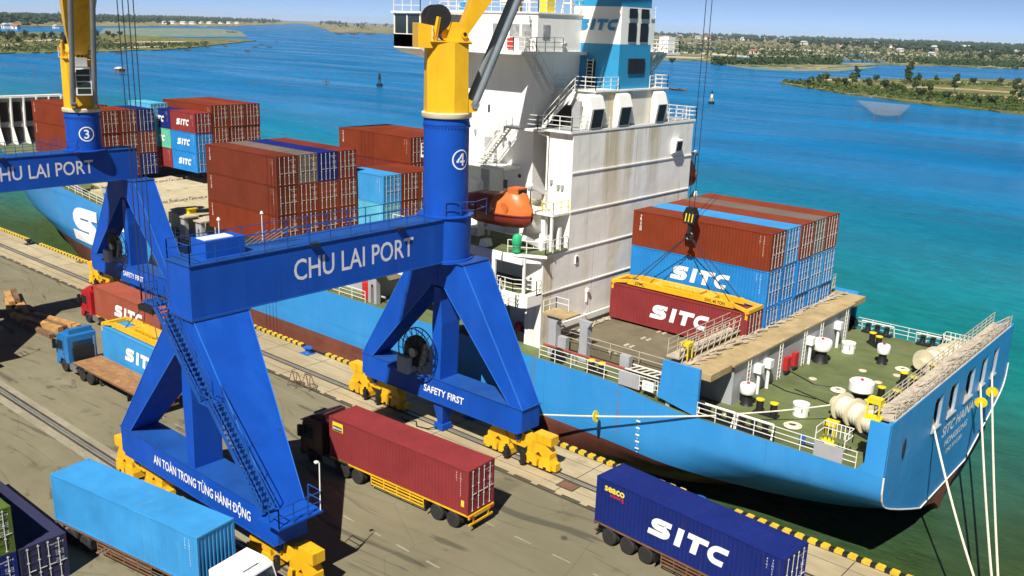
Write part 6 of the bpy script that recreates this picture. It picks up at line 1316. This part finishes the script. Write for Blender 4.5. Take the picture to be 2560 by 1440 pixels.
# ------------------------------------------------------------------ trucks
WMs = {}
def wheel_meshes(r=.52, w_=.3):
    if r in WMs: return WMs[r]
    a = MB().lathe((0, 0, 0), [(r*.60, -w_/2), (r*.9, -w_/2), (r, -w_*.3), (r, w_*.3), (r*.9, w_/2), (r*.60, w_/2)], 22, 'y').mesh('tyre')
    b_ = MB().lathe((0, 0, 0), [(r*.6, -w_*.42), (r*.55, -w_*.2), (r*.3, -w_*.12), (r*.26, -w_*.4), (.02, -w_*.42), (.02, w_*.42), (r*.26, w_*.4), (r*.3, w_*.12), (r*.55, w_*.2), (r*.6, w_*.42)], 18, 'y').mesh('rim')
    for me in (a, b_):
        for p in me.polygons: p.use_smooth = True
        me.set_sharp_from_angle(angle=R(40))
    WMs[r] = (a, b_); return WMs[r]
def wheel(parent, x, y, r=.52, dual=True):
    a, b_ = wheel_meshes(r)
    w_ = child_from(a, 'wheel', parent, 'rubber', (x, y, r)); child_from(b_, 'rim', w_, 'rim')
    if dual:
        s = -1 if y > 0 else 1
        w2 = child_from(a, 'wheel', parent, 'rubber', (x, y+s*.34, r))
def cab(t, x, mat, d=1, tall=True, hs=1.0):
    """cab with its front at local x, facing +x*d, built in local coords"""
    P = lambda a: x - d*a
    def pr(poly, y0, y1): q = [(P(a), z if z < 1.7 else 1.7+(z-1.7)*hs) for a, z in poly]; return MB().prism(q if d < 0 else q[::-1], 'y', y0, y1)
    body = pr([(0.12, .75), (0, 1.3), (.02, 1.75), (.28, 3.0), (.7, 3.35), (2.15, 3.45), (2.25, 3.3), (2.25, .95), (1.75, .95), (1.6, 1.15), (.75, 1.15), (.6, .75)], -1.22, 1.22).build('cab', mat, t)
    pr([(.03, 1.85), (.26, 2.85), (.30, 2.85), (.07, 1.85)], -1.08, 1.08).build('windshield', 'glass', body).location.x = d*.045
    for s in (-1, 1):
        pr([(.25, 1.9), (.45, 2.75), (1.3, 2.75), (1.3, 1.9)], s*1.225-.012, s*1.225+.012).build('side_window', 'glass', body)
        pr([(.55, 1.15), (.55, 1.18), (1.42, 1.18), (1.42, 2.85), (1.45, 2.85), (1.45, 1.15)], s*1.222-.01, s*1.222+.01).build('door_seam', 'dark_gap', body)
        MB().box(min(P(.35), P(.1)), max(P(.35), P(.1)), s*1.45-.12, s*1.45+.12, 1.95, 2.75).build('mirror', 'black', body)
        MB().tube((P(.25), s*1.2, 2.6), (P(.2), s*1.45, 2.6), .03, 5).build('mirror_arm', 'black', body)
        MB().box(min(P(.0), P(-.04)), max(P(0), P(-.04)), s*.9-.2, s*.9+.2, .85, 1.1).build('headlight', 'chrome', body)
    pr([(-.03, 1.2), (-.03, 1.62), (.02, 1.62), (.05, 1.2)], -.85, .85).build('grille', 'black', body)
    pr([(-.02, .5), (-.05, .95), (.25, .95), (.3, .5)], -1.24, 1.24).build('bumper', mat, body)
    MB().box(min(P(.6), P(1.5)), max(P(.6), P(1.5)), -.5, .5, 1.7+1.72*hs, 1.7+1.8*hs).build('roof_hatch', mat, body)
    if tall: pr([(.6, 3.34), (1.7, 3.85), (2.15, 3.85), (2.15, 3.44)], -1.0, 1.0).build('wind_deflector', mat, body)
    if hs == 1:
        pr([(.2, 2.98), (-.12, 2.9), (-.12, 2.95), (.2, 3.06)], -1.1, 1.1).build('sun_visor', 'black', body)
        MB().box(min(P(2.26), P(2.28)), max(P(2.26), P(2.28)), -.8, .8, 2.0, 2.8).build('rear_window', 'glass', body)
    for s in (-.45, .35): MB().beam((P(-.03), s, 1.9), (P(.12), s+.5, 2.35 if hs == 1 else 2.2), .03, .03).build('wiper', 'black', body)
    MB().box(min(P(-.06), P(-.08)), max(P(-.06), P(-.08)), -.28, .28, .62, .76).build('number_plate', 'letter_white', body)
    for s in (-1, 1):
        MB().box(min(P(.6), P(1.2)), max(P(.6), P(1.2)), s*1.22-.04, s*1.22+.04, .55, .62).build('step', 'black', body); MB().box(min(P(1.3), P(1.4)), max(P(1.3), P(1.4)), s*1.24-.02, s*1.24+.02, 1.65, 1.7).build('door_handle', 'black', body)
    MB().tube((P(2.45), .95, 1.0), (P(2.45), .95, 3.0*hs), .08, 8).build('exhaust_pipe', 'steel', t)
    MB().box(min(P(2.3), P(2.5)), max(P(2.3), P(2.5)), -.9, .9, 1.1, 2.3).build('air_intake', 'black', t)
    MB().box(min(P(.3), P(6.2)), max(P(.3), P(6.2)), -.42, .42, .75, 1.05).build('tractor_frame', 'chassis', t)
    for s in (-1, 1):
        wheel(t, P(1.2), s*1.05, dual=False); wheel(t, P(4.3), s*1.05); 
        if tall: wheel(t, P(5.55), s*1.05)
        q = MB().lathe((P(2.75), s*.95, .75), [(.3, -.0), (.3, .02)], 4); MB().box(min(P(2.3), P(3.5)), max(P(2.3), P(3.5)), s*.95-.28, s*.95+.28, .5, 1.0).build('fuel_tank', 'steel', t)
        MB().prism([(P(3.6), .95), (P(3.9), 1.2), (P(4.7), 1.2), (P(5.0), .95), (P(4.95), .9), (P(4.7), 1.15), (P(3.9), 1.15), (P(3.65), .9)], 'y', s*1.05-.3, s*1.05+.3).build('mudguard', 'black', t)
def truck(loc, rz, d, mat, frame, label, bed=False, axles=3, ab=0.0, cab_on=True, sg=True, hs=1.0, tall=True):
    """container truck; the bed/container spans local x -6.1..6.1; d=+1 cab beyond +x, d=-1 cab beyond -x"""
    t = thing('semi_truck', label, 'truck', loc, None, rz); ORG[t.name] = Vector((0, 0, 0))
    fb = 'trailer_bed' if bed else frame
    for s in (-1, 1):
        MB().box(-6.1, 6.1, s*1.12-.06, s*1.12+.06, 1.08, 1.24).build('side_rail', frame, t); MB().box(-6.1, 6.1, s*.45-.07, s*.45+.07, .78, 1.1).build('main_beam', 'chassis', t)
    for i in range(9): x = -6+i*1.5; MB().box(x-.06, x+.06, -1.06, 1.06, 1.1, 1.22).build('cross_member', 'chassis' if not bed else frame, t)
    if bed:
        for i in range(6): MB().box(-6.15, 6.15, -1.22+i*.407, -1.22+i*.407+.4, 1.24, 1.30).build('bed_plank', fb, t)
    rear = -d
    xs = [rear*(5.0-i*1.33)+ab*rear for i in range(axles)]
    for x in xs:
        for s in (-1, 1): wheel(t, x, s*1.05)
        MB().tube((x, -.9, .52), (x, .9, .52), .09, 6).build('axle', 'chassis', t)
    for s in (-1, 1):
        x0, x1 = sorted((xs[0]+rear*.75, xs[-1]-rear*.75)); MB().box(x1 if rear < 0 else x0-.06, (x1 if rear < 0 else x0-.06)+.06, s*1.05-.3, s*1.05+.3, .45, 1.05).build('mud_flap', 'black', t)
    if sg:
        a, b_ = sorted((xs[-1]-rear*1.1, d*2.2))
        for s in (-1, 1):
            for z in (.5, .72, .94): MB().box(a, b_, s*1.17-.02, s*1.17+.02, z-.045, z+.045).build('side_guard_rail', frame, t)
            k = a
            while k <= b_+.01: MB().box(k-.03, k+.03, s*1.15-.02, s*1.15+.02, .45, 1.1).build('side_guard_post', frame, t); k += (b_-a)/4
    MB().box(rear*6.12-.05, rear*6.12+.05, -1.18, 1.18, .95, 1.2).build('rear_beam', frame, t); MB().box(rear*6.1-.05, rear*6.1+.05, -1.1, 1.1, .48, .6).build('rear_bumper', frame, t)
    for s in (-1, 1):
        MB().box(rear*6.1-.04, rear*6.1+.04, s*.7-.05, s*.7+.05, .55, 1.0).build('bumper_post', frame, t); MB().box(rear*6.18-.02, rear*6.18+.02, s*.95-.16, s*.95+.16, 1.0, 1.12).build('tail_lamp', 'red', t)
        for x in (d*2.6,): MB().box(x-.08, x+.08, s*.7-.08, s*.7+.08, .1, 1.0).build('landing_leg', 'chassis', t)
    if cab_on: cab(t, d*9.1, mat, d, tall, hs)
    return t
ZT = 1.30
def loaded(x, y, rz, d, mat, frame, label, ccol, clabel, marks, **k):
    truck((x, y, 0), rz, d, mat, frame, label, **k); mirror = k.get('mirror', False)
    return container((x, y, 1.245), ccol, clabel, L40, HC, rz, marks)
TA = loaded(-36.5, -12.9, .05, -1, 'cab_maroon', 'crane_yellow', 'dark maroon truck with yellow trailer standing in the crane shadow', 'c_maroon', 'maroon ribbed container on the yellow trailer', ('code',), axles=2, ab=-.15)
D_ = MB(); D_.box(-5.75, -5.72+.95, -CW/2-.004, -CW/2+.01, 2.0, 2.62); o = D_.build('sticker_back', 'letter_yellow', None); o.parent = TA
D_ = MB(); D_.box(-5.7, -4.86, -CW/2-.008, -CW/2+.0, 2.03, 2.36); o = D_.build('sticker_panel', 'black', None); o.parent = TA
D_ = MB(); text(D_, 'BEACON', (-5.28, -CW/2-.012, 2.2), (1, 0, 0), (0, 0, 1), width=.76, bold=.03); o = D_.build('sticker_lettering', 'letter_white', None); o.parent = TA
D_ = MB(); D_.box(5.55, 5.78, -CW/2-.006, -CW/2+.01, .45, .85); o = D_.build('sticker', 'letter_yellow', None); o.parent = TA
TB = truck((-41.35, -28.41, 0), .16, 1, 'cab_white', 'trailer_rust', 'white cab truck with rusty trailer carrying a plain sky-blue container', axles=2, ab=-.2, hs=.58, tall=False)
CBX = container((-41.35, -28.41, 1.245), 'c_sky', 'plain sky-blue container on the rusty trailer beside the yellow bogies', L40, HC, .16, ('code',), mirror=False)
# its solid corrugated end faces +x: swap so doors face the trailer rear
for o in [c_ for c_ in CBX.children if c_.name.startswith(('door', 'end_panel'))]: o.rotation_euler = (0, 0, math.pi)
TC = loaded(-18.47, -8.08, -.07, 1, 'cab_white', 'trailer_rust', 'brown trailer carrying the navy container near the quay edge', 'c_navy', 'navy container with white logo and yellow lettering near the quay edge', ('code', 'logo'), axles=3, cab_on=False)
D_ = MB(); text(D_, 'seaco', (-4.75, -CW/2+.004, 2.35), (1, 0, 0), (0, 0, 1), width=1.45, bold=.03); o = D_.build('owner_lettering', 'letter_yellow', None); o.parent = TC
D_ = MB(); text(D_, 'leasing', (-4.55, -CW/2+.004, 2.02), (1, 0, 0), (0, 0, 1), width=1.0, bold=.01); o = D_.build('owner_subline', 'letter_red', None); o.parent = TC
truck((-65.2, -17.05, 0), .01, -1, 'cab_blue', 'trailer_rust', 'blue cab truck with an empty rusty flatbed trailer', bed=True, axles=2, sg=False)
loaded(-76.7, -9.6, .0, -1, 'cab_red', 'crane_yellow', 'red cab truck behind the hanging sky-blue container', 'c_red', 'faded red container with white logo on the red truck', ('logo',), axles=2)
# yard stack in the lower left corner
container((-43.0-L40/2, -31.75-CW/2, 0), 'c_darknavy', 'dark navy yard container beside the white cab truck', L40, HS, 0, ('code',))
container((-43.0-L40/2, -34.3-CW/2, 0), 'c_navy', 'navy yard container under the olive green one', L40, HS, 0, ('code',))
container((-43.0-L40/2, -34.3-CW/2, HS), 'c_green', 'olive green yard container on top of a navy one', L40, HS, 0, ('code',))
container((-57-L40/2, -34.3-CW/2, 0), 'c_navy', 'navy yard container behind the green one, bottom of its stack', L40, HS, 0, ()); container((-57-L40/2, -34.3-CW/2, HS), 'c_navy', 'navy yard container behind the green one, top of its stack', L40, HS, 0, ())
# ------------------------------------------------------------------ timber beams
rd = random.Random(5)
for i, (px, py, L_, rz, zz) in enumerate([(62, 800, 5.6, .30, 0), (75, 806, 5.6, .32, 0), (100, 815, 6.2, .36, 0), (118, 810, 6, .3, 0), (135, 805, 6.2, .34, 0), (150, 808, 5.8, .34, 0), (92, 828, 6, .2, 0), (22, 770, 4.8, -.2, 0), (45, 765, 4.6, -.15, 0), (40, 752, 4.6, -.15, .35), (25, 757, 4.6, -.12, .35), (60, 775, 4.8, -.1, 0), (90, 785, 5, .1, 0)]):
    p = atz(px, py, 0); c_, s_ = math.cos(rz-.15), math.sin(rz-.15); w_ = rd.uniform(.45, .6); h = rd.uniform(.36, .5)
    a = Vector((p.x-c_*L_/2, p.y-s_*L_/2, zz+h/2)); b_ = Vector((p.x+c_*L_/2, p.y+s_*L_/2, zz+h/2))
    o = MB().beam(a, b_, w_, h).build('timber_beam', 'timber' if i % 3 else 'timber_dark', None, False, (p.x, p.y, zz)); tag(o, 'thick %s timber beam lying in the pile on the apron' % ('brown' if i % 3 else 'dark brown'), 'timber', 'brown timber beams on the apron' if i % 3 else 'dark timber beams on the apron')
# folding barriers on the drain line
for px, py in ((738, 965), (771, 972)):
    p = atz(px, py, 0); t = thing('folding_barrier', 'rusty A-shaped trestle on the drain by the crane rail', 'barrier', (p.x, p.y, 0), 'rusty trestles by the crane rail')
    for s in (-1, 1):
        MB().tube((p.x-.55, p.y+s*.4, 0), (p.x-.35, p.y+s*.04, 1.25), .035, 5).build('leg', 'trailer_rust', t); MB().tube((p.x+.55, p.y+s*.4, 0), (p.x+.35, p.y+s*.04, 1.25), .035, 5).build('leg', 'trailer_rust', t)
        MB().tube((p.x-.5, p.y+s*.3, .35), (p.x+.5, p.y+s*.3, .35), .03, 5).build('cross_bar', 'trailer_rust', t)
    MB().tube((p.x-.37, p.y, 1.25), (p.x+.37, p.y, 1.25), .05, 6).build('top_bar', 'trailer_rust', t)
# ------------------------------------------------------------------ mooring lines
def rope(name, a, b_, sag, r, label, group=None, n_=14, mat='rope_white'):
    a, b_ = Vector(a), Vector(b_); pts = []
    for i in range(n_+1): t_ = i/n_; q = a.lerp(b_, t_); q.z -= sag*4*t_*(1-t_); pts.append(q)
    return tag(MB().path(pts, r, 6).build(name, mat, None, False, a), label, 'rope', group)
q0 = atz(2475, 1560, .55)
rope('mooring_rope', (-11.8, 10.8, 5.05), (q0.x, q0.y, q0.z), .5, .07, 'white stern rope running to the quay from the fairlead under the stool')
rope('mooring_rope', (-11.75, 21.4, 5.05), (q0.x+.3, q0.y, q0.z), .6, .07, 'white stern rope with a yellow rat guard beside the ship name', 'paired stern ropes'); rope('mooring_rope', (-11.75, 24.5, 5.05), (q0.x+.5, q0.y+.1, q0.z), .6, .07, 'white stern rope with a yellow rat guard at the far fairlead', 'paired stern ropes')
t = thing('quay_bollard', 'dark mooring bollard holding the stern ropes', 'bollard', (q0.x+.2, q0.y, 0)); MB().lathe((q0.x+.2, q0.y, 0), [(.35, 0), (.28, .1), (.25, .4), (.45, .6), (.02, .72)], 14).build('post', 'black', t, True)
rope('mooring_rope', (-22.7, 1.6, 5.3), (-42.0, -1.0, .62), .25, .06, 'white spring rope stretched along the blue hull to the quay')
rope('winch_rope', (-22.6, 1.8, 5.35), (-17.2, 6.6, 6.2), .1, .05, 'white rope led across the aft deck to the winch')
for a, b_, k, lb in (((-11.75, 21.4, 5.05), (q0.x+.3, q0.y, q0.z), .09, 'yellow rat guard disc on the rope beside the ship name'), ((-11.75, 24.5, 5.05), (q0.x+.5, q0.y+.1, q0.z), .09, 'yellow rat guard disc on the far stern rope'), ((-22.7, 1.6, 5.3), (-42, -1, .62), .45, 'yellow rat guard disc on the spring rope by the hull')):
    a, b_ = Vector(a), Vector(b_); d = (b_-a).normalized(); p = a.lerp(b_, k); sag = .6*4*k*(1-k)*(1 if k < .2 else .42)
    p.z -= sag; tag(MB().tube(p-d*.03, p+d*.03, .42, 18).tube(p-d*.15, p+d*.15, .1, 8).build('rat_guard', 'yellow', None, False, p), lb, 'rat guard')
# loose cable in the crane shadow
pts = [(-46, -4.8, .06), (-45.2, -5.1, .06), (-44.5, -4.6, .06), (-43.8, -5.2, .06), (-42.8, -5.0, .1), (-42.3, -4.6, .3)]
tag(MB().path(pts, .045, 6).build('power_cable', 'black', None, False, pts[0]), 'black power cable lying on the quay below the crane sill', 'cable')
# ------------------------------------------------------------------ air
m = bpy.data.materials.new('haze_air'); m.use_nodes = True; MAT['haze_air'] = m; n = m.node_tree.nodes; n.clear()
pv_ = n.new('ShaderNodeVolumePrincipled'); pv_.inputs['Color'].default_value = (.78, .86, 1, 1); pv_.inputs['Density'].default_value = .00004; pv_.inputs['Anisotropy'].default_value = .0
ou = n.new('ShaderNodeOutputMaterial'); m.node_tree.links.new(pv_.outputs[0], ou.inputs['Volume'])
tag(MB().box(-15500, 15500, -15500, 15500, -9.5, 95).build('haze', 'haze_air'), 'thin bluish haze over the lagoon', kind='stuff')
